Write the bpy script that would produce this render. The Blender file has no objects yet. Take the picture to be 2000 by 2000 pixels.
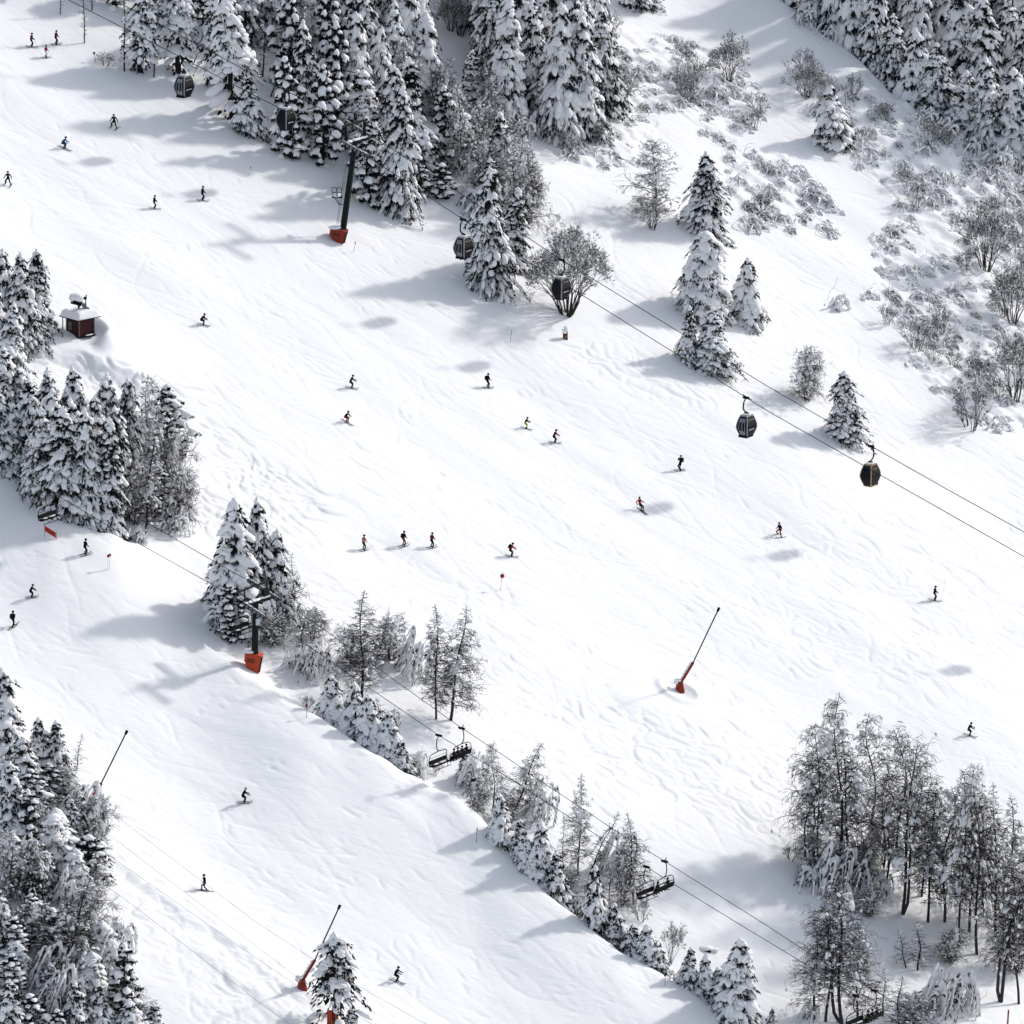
import bpy, bmesh, math, random
import numpy as np
from mathutils import Vector, Matrix, Quaternion

random.seed(7)
RNG = np.random.RandomState(11)
scene = bpy.context.scene
C = scene.collection
rad = math.radians

# ------------------------------------------------------------------ camera and base plane
PITCH = rad(15.0)
CP, SP = math.cos(PITCH), math.sin(PITCH)
DIST = 1000.0
FPX = 16950.0                       # focal length in 2000-pixel units
SX, SY = -0.35, 0.25                # base slope of the mountainside (dz/dx, dz/dy)
FWD = np.array([0.0, CP, -SP]); UPV = np.array([0.0, SP, CP]); RGT = np.array([1.0, 0, 0])
CAM = -FWD * DIST
SUN = np.array([0.669, 0.566, 0.480]); SUN = SUN / np.linalg.norm(SUN)
FALL = np.array([0.814, -0.581])    # fall line, horizontal
ACR = np.array([0.581, 0.814])      # across the slope, horizontal

def ray(u, v):
    d = FWD * FPX + RGT * (u - 1000.0) + UPV * (1000.0 - v)
    return d / np.linalg.norm(d)

def on_plane(u, v, lift=0.0):
    """point of the sloping base plane (raised by lift) seen at photo position u, v"""
    d = ray(u, v)
    t = (SX * CAM[0] + SY * CAM[1] + lift - CAM[2]) / (d[2] - SX * d[0] - SY * d[1])
    return CAM + d * t

def pxscale(p):
    return FPX / float(np.dot(np.asarray(p) - CAM, FWD))

# ------------------------------------------------------------------ value noise
def _hash(ix, iy, seed):
    h = (ix.astype(np.int64) * 374761393 + iy.astype(np.int64) * 668265263 + seed * 974634777) & 0xffffffff
    h = ((h ^ (h >> 13)) * 1274126177) & 0xffffffff
    h = h ^ (h >> 16)
    return (h & 0xffff) / 65535.0

def vnoise(x, y, seed=0):
    ix = np.floor(x); iy = np.floor(y)
    fx = x - ix; fy = y - iy
    fx = fx * fx * fx * (fx * (fx * 6 - 15) + 10); fy = fy * fy * fy * (fy * (fy * 6 - 15) + 10)
    a = _hash(ix, iy, seed); b = _hash(ix + 1, iy, seed)
    c = _hash(ix, iy + 1, seed); d = _hash(ix + 1, iy + 1, seed)
    return (a * (1 - fx) + b * fx) * (1 - fy) + (c * (1 - fx) + d * fx) * fy - 0.5

def smooth(a, b, t):
    t = np.clip((t - a) / (b - a), 0, 1)
    return t * t * (3 - 2 * t)

# ------------------------------------------------------------------ ridges (crest polylines)
class Ridge:
    def __init__(s, pts, A, sn, sf, fade=8.0):
        P = np.array([on_plane(u, v, A) for u, v in pts])
        o = np.argsort(P[:, 0]); P = P[o]
        X = np.linspace(P[0, 0] - 14, P[-1, 0] + 14, 900); k = np.exp(-(np.linspace(-2, 2, 61)) ** 2); k /= k.sum()
        m0 = (P[1, 1] - P[0, 1]) / (P[1, 0] - P[0, 0]); m1 = (P[-1, 1] - P[-2, 1]) / (P[-1, 0] - P[-2, 0])
        Y = np.interp(X, P[:, 0], P[:, 1]); Y = np.where(X < P[0, 0], P[0, 1] + m0 * (X - P[0, 0]), Y); Y = np.where(X > P[-1, 0], P[-1, 1] + m1 * (X - P[-1, 0]), Y)
        lin = m0 * X; Y = np.convolve(np.pad(Y - lin, 30, mode='edge'), k, mode='valid') + lin
        s.lo, s.hi = P[0, 0], P[-1, 0]; s.x, s.y, s.A, s.sn, s.sf, s.fade = X, Y, A, sn, sf, fade
    def __call__(s, X, Y):
        yc = np.interp(X, s.x, s.y)
        near = np.exp(-((Y - yc) * 0.814 / 4.5) ** 2)
        yc = yc + near * (2.4 * vnoise(X / 5.0, X * 0 + s.A * 7, 41) + .9 * vnoise(X / 1.7, X * 0 + s.A * 5, 42))
        d = (Y - yc) * 0.814
        sg = np.where(d < 0, s.sn, s.sf)
        w = smooth(s.lo - s.fade, s.lo + s.fade, X) * (1 - smooth(s.hi - s.fade, s.hi + s.fade, X))
        return s.A * w * (1 + near * .38 * vnoise(X / 5.0, X * 0 + 3.3, 43)) * np.exp(-(d / sg) ** 2)

RIDGES = [
    Ridge([(470, 1300), (540, 1350), (600, 1392), (700, 1455), (790, 1512), (930, 1592), (1010, 1685), (1100, 1770),
           (1200, 1850), (1290, 1900), (1450, 2010), (1600, 2110)], 3.2, 16, 3.6),
    Ridge([(-120, 800), (-40, 868), (0, 898), (60, 945), (110, 1000), (180, 1038), (250, 1062), (300, 1075)], 2.6, 13, 3.4, 5),
    Ridge([(1420, -70), (1500, -8), (1580, 45), (1650, 100), (1720, 165), (1800, 228), (1880, 280), (1950, 312), (2060, 365)],
          3.2, 15, 3.6),
    Ridge([(90, 660), (150, 680), (220, 704), (280, 718), (325, 724)], 1.7, 1.8, 9, 6),
    Ridge([(215, 1665), (330, 1755), (480, 1862), (560, 1925), (640, 1980)], 0.34, 1.2, 3.0, 3),
    Ridge([(390, 1860), (470, 1925), (560, 1990), (640, 2050)], 0.3, 1.2, 3.0, 3),
]

def poly_mask(poly, X, Y, soft=3.0):
    """1 inside a polygon given by photo positions on the base plane"""
    P = np.array([on_plane(u, v)[:2] for u, v in poly])
    inside = np.zeros(X.shape, bool)
    n = len(P)
    for i in range(n):
        x1, y1 = P[i]; x2, y2 = P[(i + 1) % n]
        c = ((y1 > Y) != (y2 > Y)) & (X < (x2 - x1) * (Y - y1) / (y2 - y1 + 1e-9) + x1)
        inside ^= c
    return inside.astype(float)

SHRUB_POLYS = [
    [(1060, 290), (1130, 250), (1190, 60), (1280, 60), (1430, 110), (1480, 250), (1420, 290), (1290, 200), (1270, 330), (1160, 330)],
    [(1420, 300), (1520, 290), (1620, 400), (1620, 450), (1480, 450), (1420, 380)],
    [(1560, 130), (1700, 190), (1800, 250), (1900, 310), (2060, 380), (2060, 860), (1900, 830), (1800, 740), (1740, 620),
     (1700, 470), (1770, 420), (1650, 300), (1600, 230)],
]

def hgt(X, Y):
    X = np.asarray(X, float); Y = np.asarray(Y, float)
    z = SX * X + SY * Y
    for r in RIDGES:
        z = z + r(X, Y)
    al = X * FALL[0] + Y * FALL[1]; ac = X * ACR[0] + Y * ACR[1]
    z = z + 0.9 * vnoise(al / 46 + 3, ac / 22, 1) + 0.40 * vnoise(al / 17, ac / 8, 2)
    z = z + 0.07 * vnoise(al / 5.0, ac / 2.4, 3)
    # hut hollow and bank
    hx, hy = HUT[0], HUT[1]
    r2 = np.hypot(X - hx, Y - hy)
    z = z + 1.5 * np.exp(-((r2 - 3.5) / 1.2) ** 2) * smooth(-0.1, 0.8, ((X - hx) * .9 + (Y - hy) * .45) / (r2 + 1e-3))
    # scoured ring round the lance
    for (lx, ly) in LANCES:
        r3 = np.hypot(X - lx, (Y - ly))
        z = z - 0.35 * np.exp(-(r3 / 1.3) ** 2) + 0.28 * np.exp(-((r3 - 2.2) / 0.5) ** 2)
    return z

HUT = on_plane(157, 648, 1.2)
LANCES = [on_plane(1328, 1346)[:2]]

def ground_at(u, v, last=False):
    d = ray(u, v)
    t0 = np.linalg.norm(on_plane(u, v) - CAM)
    ts = np.linspace(t0 - 45, t0 + 30, 1500)
    P = CAM[None] + d[None] * ts[:, None]
    f = P[:, 2] - hgt(P[:, 0], P[:, 1])
    s = np.where((f[:-1] > 0) & (f[1:] <= 0))[0]
    if len(s) == 0:
        p = on_plane(u, v)
        return np.array([p[0], p[1], float(hgt(p[0], p[1]))])
    i = s[-1] if last else s[0]
    k = f[i] / (f[i] - f[i + 1])
    p = P[i] * (1 - k) + P[i + 1] * k
    return np.array([p[0], p[1], float(hgt(p[0], p[1]))])

def plane_spot(u, v):
    p = on_plane(u, v)
    return np.array([p[0], p[1], float(hgt(p[0], p[1]))])

# ------------------------------------------------------------------ materials
MATS = {}
def mat(name, col, rough=0.7, metal=0.0, spec=0.3, noise=0.0, nscale=8.0, bump=0.0, bscale=20.0, col2=None):
    if name in MATS: return MATS[name]
    m = bpy.data.materials.new(name); m.use_nodes = True
    nt = m.node_tree; b = nt.nodes['Principled BSDF']
    b.inputs['Base Color'].default_value = (*col, 1)
    b.inputs['Roughness'].default_value = rough
    b.inputs['Metallic'].default_value = metal
    b.inputs['Specular IOR Level'].default_value = spec
    tc = nt.nodes.new('ShaderNodeTexCoord')
    if noise > 0 or col2:
        n = nt.nodes.new('ShaderNodeTexNoise'); n.inputs['Scale'].default_value = nscale
        n.inputs['Detail'].default_value = 4
        nt.links.new(tc.outputs['Object'], n.inputs['Vector'])
        r = nt.nodes.new('ShaderNodeValToRGB')
        c2 = col2 or tuple(c * (1 - noise) for c in col)
        r.color_ramp.elements[0].position = 0.35; r.color_ramp.elements[1].position = 0.65
        r.color_ramp.elements[0].color = (*c2, 1); r.color_ramp.elements[1].color = (*col, 1)
        nt.links.new(n.outputs['Fac'], r.inputs['Fac']); nt.links.new(r.outputs['Color'], b.inputs['Base Color'])
    if bump > 0:
        n2 = nt.nodes.new('ShaderNodeTexNoise'); n2.inputs['Scale'].default_value = bscale; n2.inputs['Detail'].default_value = 3
        nt.links.new(tc.outputs['Object'], n2.inputs['Vector'])
        bp = nt.nodes.new('ShaderNodeBump'); bp.inputs['Strength'].default_value = 0.6; bp.inputs['Distance'].default_value = bump
        nt.links.new(n2.outputs['Fac'], bp.inputs['Height']); nt.links.new(bp.outputs['Normal'], b.inputs['Normal'])
    MATS[name] = m
    return m

SNOW = mat('snow', (0.88, 0.885, 0.90), 0.85, spec=0.15, bump=0.05, bscale=3.0)
def ground_mat():
    m = bpy.data.materials.new('snow_ground'); m.use_nodes = True
    nt = m.node_tree; b = nt.nodes['Principled BSDF']
    b.inputs['Base Color'].default_value = (0.88, 0.885, 0.895, 1)
    b.inputs['Roughness'].default_value = 0.8
    b.inputs['Specular IOR Level'].default_value = 0.2
    tc = nt.nodes.new('ShaderNodeTexCoord')
    mp = nt.nodes.new('ShaderNodeMapping'); mp.inputs['Rotation'].default_value = (0, 0, math.atan2(0.581, 0.814))
    mp.inputs['Scale'].default_value = (0.35, 1.9, 1.0)
    nt.links.new(tc.outputs['Object'], mp.inputs['Vector'])
    n1 = nt.nodes.new('ShaderNodeTexNoise'); n1.inputs['Scale'].default_value = 1.1; n1.inputs['Detail'].default_value = 5
    n1.inputs['Distortion'].default_value = 0.6
    nt.links.new(mp.outputs['Vector'], n1.inputs['Vector'])
    n2 = nt.nodes.new('ShaderNodeTexNoise'); n2.inputs['Scale'].default_value = 1.6; n2.inputs['Detail'].default_value = 3
    nt.links.new(tc.outputs['Object'], n2.inputs['Vector'])
    ad = nt.nodes.new('ShaderNodeMath'); ad.operation = 'ADD'
    nt.links.new(n1.outputs['Fac'], ad.inputs[0])
    mu = nt.nodes.new('ShaderNodeMath'); mu.operation = 'MULTIPLY'; mu.inputs[1].default_value = 0.4
    nt.links.new(n2.outputs['Fac'], mu.inputs[0]); nt.links.new(mu.outputs[0], ad.inputs[1])
    bp = nt.nodes.new('ShaderNodeBump'); bp.inputs['Strength'].default_value = 0.5; bp.inputs['Distance'].default_value = 0.07
    nt.links.new(ad.outputs[0], bp.inputs['Height']); nt.links.new(bp.outputs['Normal'], b.inputs['Normal'])
    return m
GROUND = ground_mat()
NEEDLE = mat('needles', (0.017, 0.021, 0.023), 0.8, spec=0.1, noise=0.5, nscale=1.5)
BARK = mat('bark', (0.026, 0.022, 0.022), 0.9, noise=0.5, nscale=6)
TWIG = mat('twigs', (0.030, 0.025, 0.027), 0.9, noise=0.4, nscale=2)
BIRCH = mat('pale_bark', (0.055, 0.052, 0.055), 0.9, noise=0.75, nscale=5)
STEEL = mat('dark_green_steel', (0.009, 0.014, 0.014), 0.6, 0.0, 0.12, noise=0.3, nscale=2)
GREY = mat('grey_steel', (0.16, 0.17, 0.18), 0.5, 0.6, noise=0.3, nscale=5)
BLACK = mat('black_rubber', (0.006, 0.006, 0.008), 0.7, spec=0.08, noise=0.3)
ORANGE = mat('orange_pad', (0.50, 0.060, 0.018), 0.6, noise=0.25, nscale=3)
RED = mat('red_pad', (0.26, 0.028, 0.014), 0.6, noise=0.3, nscale=3)
PRINT = mat('dark_print', (0.03, 0.012, 0.010), 0.7)
WHITE = mat('white_paint', (0.8, 0.8, 0.8), 0.5, noise=0.1)
BLUEP = mat('pale_blue_sign', (0.45, 0.60, 0.68), 0.5, noise=0.1)
CABIN = mat('cabin_shell', (0.005, 0.006, 0.010), 0.5, 0.0, 0.12, noise=0.3, nscale=2)
FRAME = mat('cabin_frame', (0.24, 0.255, 0.29), 0.4, 0.3, noise=0.2)
TAN = mat('tan_frame', (0.30, 0.20, 0.11), 0.5, noise=0.2)
GLASS = mat('dark_glass', (0.003, 0.004, 0.010), 0.25, spec=0.10, noise=0.4, nscale=1.5)
HUTRED = mat('hut_red', (0.055, 0.005, 0.009), 0.7, noise=0.5, nscale=3)
WOOD = mat('red_brown_wood', (0.16, 0.035, 0.02), 0.8, noise=0.5)
YELLOW = mat('yellow_paint', (0.6, 0.5, 0.12), 0.6, noise=0.2)
SKIN = mat('skin', (0.45, 0.27, 0.20), 0.6, noise=0.1)

# ------------------------------------------------------------------ mesh accumulator (triangles only)
def ico(sub):
    bm = bmesh.new(); bmesh.ops.create_icosphere(bm, subdivisions=sub, radius=1.0)
    v = np.array([p.co[:] for p in bm.verts]); f = np.array([[q.index for q in p.verts] for p in bm.faces])
    bm.free(); return v, f
ICO = {1: ico(1), 2: ico(2), 3: ico(3)}

class Acc:
    def __init__(s): s.v = []; s.f = []; s.m = []; s.n = 0
    def add(s, v, f, m=0):
        v = np.asarray(v, float).reshape(-1, 3); f = np.asarray(f, int).reshape(-1, 3)
        s.v.append(v); s.f.append(f + s.n); s.m.append(np.full(len(f), m)); s.n += len(v)
    def blobs(s, c, ax, lump=0.14, sub=2, m=0):
        """c (N,3) centres, ax (N,3,3) rows = half axes"""
        c = np.asarray(c, float).reshape(-1, 3); ax = np.asarray(ax, float).reshape(-1, 3, 3)
        V, F = ICO[sub]
        N = len(c)
        if N == 0: return
        sc = 1 + lump * (RNG.rand(N, len(V)) * 2 - 1)
        p = np.einsum('nv,vi,nij->nvj', sc, V, ax) + c[:, None, :]
        f = F[None] + (np.arange(N) * len(V))[:, None, None]
        s.add(p, f, m)
    def blades(s, a, b, w, m=0):
        a = np.asarray(a, float).reshape(-1, 3); b = np.asarray(b, float).reshape(-1, 3)
        N = len(a)
        if N == 0: return
        d = b - a; r = RNG.normal(size=(N, 3)); q = np.cross(d, r)
        q /= np.linalg.norm(q, axis=1)[:, None] + 1e-9
        q = q * (np.asarray(w) * 0.5).reshape(-1, 1) if np.ndim(w) else q * w * 0.5
        mid = a + d * 0.35
        v = np.stack([a, mid + q, b, mid - q], 1)
        k = np.arange(N) * 4
        f = np.concatenate([np.stack([k, k + 1, k + 2], 1), np.stack([k, k + 2, k + 3], 1)])
        s.add(v, f, m)
    def tubes(s, a, b, r0, r1, n=3, m=0):
        a = np.asarray(a, float).reshape(-1, 3); b = np.asarray(b, float).reshape(-1, 3)
        N = len(a)
        if N == 0: return
        r0 = np.broadcast_to(np.asarray(r0, float), (N,)); r1 = np.broadcast_to(np.asarray(r1, float), (N,))
        d = b - a; L = np.linalg.norm(d, axis=1) + 1e-9; d = d / L[:, None]
        ref = np.where(np.abs(d[:, 2:3]) > 0.9, np.array([[1.0, 0, 0]]), np.array([[0, 0, 1.0]]))
        e1 = np.cross(d, ref); e1 /= np.linalg.norm(e1, axis=1)[:, None] + 1e-9
        e2 = np.cross(d, e1)
        ang = np.arange(n) * 2 * math.pi / n
        o = np.cos(ang)[None, :, None] * e1[:, None] + np.sin(ang)[None, :, None] * e2[:, None]
        va = a[:, None] + o * r0[:, None, None]; vb = b[:, None] + o * r1[:, None, None]
        v = np.concatenate([va, vb], 1)
        fs = []
        for i in range(n):
            j = (i + 1) % n
            fs += [[i, j, n + j], [i, n + j, n + i]]
        for i in range(1, n - 1):
            fs += [[0, i + 1, i], [n, n + i, n + i + 1]]
        f = np.array(fs)[None] + (np.arange(N) * 2 * n)[:, None, None]
        s.add(v, f, m)
    def path(s, pts, r, n=6, m=0):
        pts = np.asarray(pts, float)
        r = np.broadcast_to(np.asarray(r, float), (len(pts),))
        s.tubes(pts[:-1], pts[1:], r[:-1], r[1:], n, m)
        if n >= 5 and len(pts) > 2:
            c = pts[1:-1]; rr = r[1:-1]
            s.blobs(c, np.eye(3)[None] * rr[:, None, None], 0, 1, m)
    def box(s, c, h, M=None, m=0):
        """centre c, half sizes h, optional 3x3 rotation (columns = local axes)"""
        v = np.array([[x, y, z] for x in (-1, 1) for y in (-1, 1) for z in (-1, 1)], float) * np.asarray(h)
        if M is not None: v = v @ np.asarray(M).T
        v = v + np.asarray(c)
        q = [(0, 1, 3, 2), (4, 6, 7, 5), (0, 4, 5, 1), (2, 3, 7, 6), (0, 2, 6, 4), (1, 5, 7, 3)]
        f = [t for a, b, c2, d in q for t in ((a, b, c2), (a, c2, d))]
        s.add(v, f, m)
    def bar(s, a, b, w, h=None, m=0):
        a = np.asarray(a, float); b = np.asarray(b, float); h = h or w
        d = b - a; L = np.linalg.norm(d); d = d / L
        ref = np.array([0, 0, 1.0]) if abs(d[2]) < 0.95 else np.array([1.0, 0, 0])
        e1 = np.cross(d, ref); e1 /= np.linalg.norm(e1); e2 = np.cross(e1, d)
        s.box((a + b) / 2, (L / 2, w / 2, h / 2), np.stack([d, e1, e2], 1), m)
    def prism(s, poly, z0, z1, m=0, top=None):
        """convex polygon extruded; top = optional scale of the upper outline"""
        P = np.array(poly, float); n = len(P); T = P * (top or 1.0)
        v = np.concatenate([np.c_[P, np.full(n, z0)], np.c_[T, np.full(n, z1)]])
        f = []
        for i in range(n):
            j = (i + 1) % n
            f += [[i, j, n + j], [i, n + j, n + i]]
        for i in range(1, n - 1):
            f += [[0, i + 1, i], [n, n + i, n + i + 1]]
        s.add(v, f, m)
    def merge(s, o, m):
        for v, f in zip(o.v, o.f):
            s.v.append(v); s.f.append(f + s.n); s.m.append(np.full(len(f), m))
        s.n += o.n; return s
    def mesh(s, name, smooth_=False):
        v = np.concatenate(s.v); f = np.concatenate(s.f); mi = np.concatenate(s.m)
        me = bpy.data.meshes.new(name)
        me.vertices.add(len(v)); me.vertices.foreach_set('co', v.astype(np.float32).ravel())
        me.loops.add(len(f) * 3); me.loops.foreach_set('vertex_index', f.astype(np.int32).ravel())
        me.polygons.add(len(f))
        me.polygons.foreach_set('loop_start', (np.arange(len(f)) * 3).astype(np.int32))
        me.polygons.foreach_set('material_index', mi.astype(np.int32))
        me.polygons.foreach_set('use_smooth', np.full(len(f), bool(smooth_)) if smooth_ != 'snow' else (mi == 1))
        me.update(calc_edges=True); me.validate()
        return me

def obj(name, acc, mats, parent=None, smooth_=False):
    me = acc.mesh(name, smooth_) if isinstance(acc, Acc) else acc
    if isinstance(acc, Acc):
        for m in (mats if isinstance(mats, (list, tuple)) else [mats]): me.materials.append(m)
    o = bpy.data.objects.new(name, me); C.objects.link(o)
    if parent is not None: o.parent = parent
    return o

def thing(name, label, cat, loc=(0, 0, 0), rotz=0.0, group=None):
    o = bpy.data.objects.new(name, None); C.objects.link(o)
    o.empty_display_size = 0.3
    o.location = Vector([float(a) for a in loc]); o.rotation_euler = (0, 0, rotz)
    tag(o, label, cat, group)
    return o
def tag(o, label, cat, group=None):
    o['label'] = label; o['category'] = cat
    if group: o['group'] = group
    return o
def dup(root, label, loc, rot, scale, group=None):
    r = root.copy(); C.objects.link(r)
    r.location = Vector([float(a) for a in loc]); r.rotation_euler = rot; r.scale = scale
    r['label'] = label
    if group: r['group'] = group
    for ch in root.children:
        c = ch.copy(); C.objects.link(c); c.parent = r
        for g in ch.children:
            d = g.copy(); C.objects.link(d); d.parent = c
    return r

# ------------------------------------------------------------------ ground
def build_ground():
    dx, dw = 0.21, 0.24
    M = 0.697
    fx = np.arange(-78, 78.001, dx); fw = np.arange(-150, 135.001, dw)
    out = np.cumsum(np.geomspace(0.4, 420, 28))
    xs = np.concatenate([fx[0] - out[::-1], fx, fx[-1] + out])
    ws = np.concatenate([fw[0] - out[::-1], fw, fw[-1] + out])
    X, W = np.meshgrid(xs, ws, indexing='ij')
    Y = W + M * np.clip(X, -150, 150)
    Z = hgt(X, Y)
    # rough off-piste lumps under the shrubs
    al = X * FALL[0] + Y * FALL[1]; ac = X * ACR[0] + Y * ACR[1]
    sm = np.zeros_like(Z)
    for p in SHRUB_POLYS: sm = np.maximum(sm, poly_mask(p, X, Y))
    Z += sm * (0.55 * vnoise(al / 2.6, ac / 1.7, 9) + 0.25 * vnoise(al / 1.1, ac / 0.8, 10))
    i0, j0 = len(out), len(out)
    H = np.zeros((len(fx), len(fw)))
    XF, YF = X[i0:i0 + len(fx), j0:j0 + len(fw)], Y[i0:i0 + len(fx), j0:j0 + len(fw)]
    aF = XF * FALL[0] + YF * FALL[1]; cF = XF * ACR[0] + YF * ACR[1]
    nz = vnoise(aF / 3.2 + .3 * vnoise(aF / 2, cF / 2, 30), cF / 0.62, 21); m2_ = smooth(-.15, .4, vnoise(aF / 13, cF / 7, 22)); m3_ = smooth(.0, .35, vnoise(aF / 5, cF / 3, 25))
    H -= .05 * m2_ * smooth(.16, .5, nz) + .04 * m3_ * smooth(.12, .45, vnoise(aF / 1.3, cF / .45, 23)) + .02 * smooth(.0, .5, vnoise(aF / .8, cF / .6, 24))
    def stamp(px, py, depth, wid):
        gi = (px - fx[0]) / dx; gj = (py - M * px - fw[0]) / dw
        ii = np.round(gi).astype(int); jj = np.round(gj).astype(int)
        R = 2
        for a in range(-R, R + 1):
            for b in range(-R, R + 1):
                I = ii + a; J = jj + b
                ok = (I >= 0) & (I < len(fx)) & (J >= 0) & (J < len(fw))
                ddx = (fx[0] + I * dx) - px; ddy = (fw[0] + J * dw + M * (fx[0] + I * dx)) - py
                r = np.hypot(ddx, ddy)
                k = depth * np.exp(-(r / wid) ** 2)
                np.minimum.at(H, (I[ok], J[ok]), -k[ok])
    def track(x, y, L, amp, lam, ph, depth, wid, yaw=0.0):
        s = np.arange(0, L, 0.12)
        c, sn = math.cos(yaw), math.sin(yaw)
        F = np.array([FALL[0] * c - FALL[1] * sn, FALL[0] * sn + FALL[1] * c]); A_ = np.array([-F[1], F[0]])
        lat = amp * np.sin(2 * math.pi * s / lam + ph)
        fade = np.sin(np.pi * np.clip(s / L, 0, 1)) ** 0.5 * (0.5 + 0.7 * (vnoise(s / 2.5, s * 0 + x, 5) + 0.5))
        stamp(x + F[0] * s + A_[0] * lat, y + F[1] * s + A_[1] * lat, depth * fade, wid)
    rr = random.Random(5)
    for k in range(1500):
        u = rr.uniform(-60, 2060); v = rr.uniform(-60, 2060)
        p = on_plane(u, v)
        if rr.random() < 0.12:                       # steep traverses
            track(p[0], p[1], rr.uniform(6, 26), rr.uniform(0, 1), rr.uniform(20, 50), rr.uniform(0, 6), rr.uniform(0.03, 0.08), 0.20,
                  rr.uniform(0.3, 1.1))
        else:
            track(p[0], p[1], rr.uniform(3, 16), rr.uniform(0.4, 2.6), rr.uniform(9, 24), rr.uniform(0, 6),
                  rr.choice([0.02, 0.03, 0.05, 0.09]), rr.uniform(0.13, 0.22), rr.uniform(-0.35, 0.35))
    for (u, v, ang) in [(125, 290, -27), (396, 635, -14), (686, 758, -12), (952, 758, 3), (677, 825, -32), (1027, 837, -17), (1083, 865, -7), (1253, 998, -40), (1893, 1437, -19),
                        (998, 1087, -10), (61, 1167, -8), (476, 1568, -12), (774, 1917, -24), (301, 408, -8), (395, 392, -5), (788, 1067, 12), (710, 1075, 12), (843, 1070, 11), (1825, 1173, -12)]:
        p = ground_at(u, v); hx_ = math.cos(rad(ang)); hy_ = (math.sin(rad(ang)) - SX * CP * hx_) / (SY * CP + SP); n_ = math.hypot(hx_, hy_)
        th = math.atan2(hy_, hx_); x, y = p[0], p[1]; xs_, ys_ = [], []; w_ = rr.uniform(.02, .05) * rr.choice([-1, 1])
        for i in range(rr.randint(90, 260)):
            x -= math.cos(th) * .12; y -= math.sin(th) * .12; th += w_ * .12 * math.sin(i / 38.0) * 6; xs_.append(x); ys_.append(y)
        fd = np.linspace(1, 0, len(xs_)) ** .7; stamp(np.array(xs_), np.array(ys_), .085 * fd, .14)
    for k in range(620):                              # small clustered scrapes and carve marks
        u = rr.uniform(-20, 2020); v = rr.uniform(100, 2020); c = on_plane(u, v); yaw = rr.uniform(-.5, .5)
        for q in range(rr.randint(2, 7)):
            track(c[0] + rr.gauss(0, 1.6), c[1] + rr.gauss(0, 2.0), rr.uniform(.8, 3.2), rr.uniform(0, .4), rr.uniform(3, 8), rr.uniform(0, 6), rr.uniform(.06, .16), rr.uniform(.11, .18), yaw + rr.uniform(-.25, .25))
    def rough(poly, n, dmin, dmax):
        us = [a for a, b in poly]; vs = [b for a, b in poly]
        for k in range(n):
            for _ in range(20):
                u = rr.uniform(min(us), max(us)); v = rr.uniform(min(vs), max(vs))
                ins = False
                for i in range(len(poly)):
                    (x1, y1), (x2, y2) = poly[i], poly[(i + 1) % len(poly)]
                    if (y1 > v) != (y2 > v) and u < (x2 - x1) * (v - y1) / (y2 - y1 + 1e-9) + x1: ins = not ins
                if ins: break
            p = on_plane(u, v)
            track(p[0], p[1], rr.uniform(1.0, 6), rr.uniform(0.3, 1.2), rr.uniform(3, 9), rr.uniform(0, 6), rr.uniform(dmin, dmax) * 1.35,
                  rr.uniform(0.16, 0.34), rr.uniform(-0.8, 0.8))
    rough([(380, 760), (430, 830), (520, 900), (640, 960), (560, 1010), (420, 1050), (380, 1010), (400, 900)], 154, 0.09, 0.23)
    rough([(60, 690), (330, 740), (320, 800), (120, 760)], 56, 0.13, 0.29)
    rough([(1060, 1360), (1350, 1380), (1500, 1420), (1560, 1560), (1500, 1640), (1300, 1560), (1150, 1480), (900, 1330)], 237, 0.05, 0.16)
    rough([(1500, 1000), (1990, 1000), (1990, 1350), (1500, 1300)], 224, 0.04, 0.12)
    rough([(250, 1700), (560, 1900), (640, 2000), (420, 2000), (230, 1760)], 168, 0.07, 0.16)
    rough([(880, 1110), (1000, 1110), (1000, 1170), (880, 1170)], 16, 0.06, 0.14)
    rough([(560, 1120), (900, 1180), (1000, 1330), (900, 1400), (600, 1200)], 84, 0.04, 0.12)
    rough([(1080, 640), (1300, 700), (1500, 760), (1300, 780), (1120, 720)], 70, 0.05, 0.13)
    Z[i0:i0 + len(fx), j0:j0 + len(fw)] += H
    nx, nw = X.shape
    v = np.stack([X, Y, Z], -1).reshape(-1, 3)
    idx = np.arange(nx * nw).reshape(nx, nw)
    q = np.stack([idx[:-1, :-1], idx[1:, :-1], idx[1:, 1:], idx[:-1, 1:]], -1).reshape(-1, 4)
    me = bpy.data.meshes.new('ground')
    me.vertices.add(len(v)); me.vertices.foreach_set('co', v.astype(np.float32).ravel())
    me.loops.add(len(q) * 4); me.loops.foreach_set('vertex_index', q.astype(np.int32).ravel())
    me.polygons.add(len(q)); me.polygons.foreach_set('loop_start', (np.arange(len(q)) * 4).astype(np.int32))
    me.polygons.foreach_set('use_smooth', np.ones(len(q), bool))
    me.update(calc_edges=True)
    me.materials.append(GROUND)
    o = bpy.data.objects.new('ground', me); C.objects.link(o)
    o['kind'] = 'structure'; o['label'] = 'snow covered mountainside with ski tracks'
build_ground()
# ================================================================== vegetation prototypes
def frame_axes(d, a, b, c):
    """half-axes rows: a along d, b sideways, c upwards"""
    d = np.asarray(d, float); d = d / (np.linalg.norm(d) + 1e-9)
    s = np.cross(np.array([0, 0, 1.0]), d); s /= np.linalg.norm(s) + 1e-9
    u = np.cross(d, s)
    return np.stack([d * a, s * b, u * c])

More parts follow.
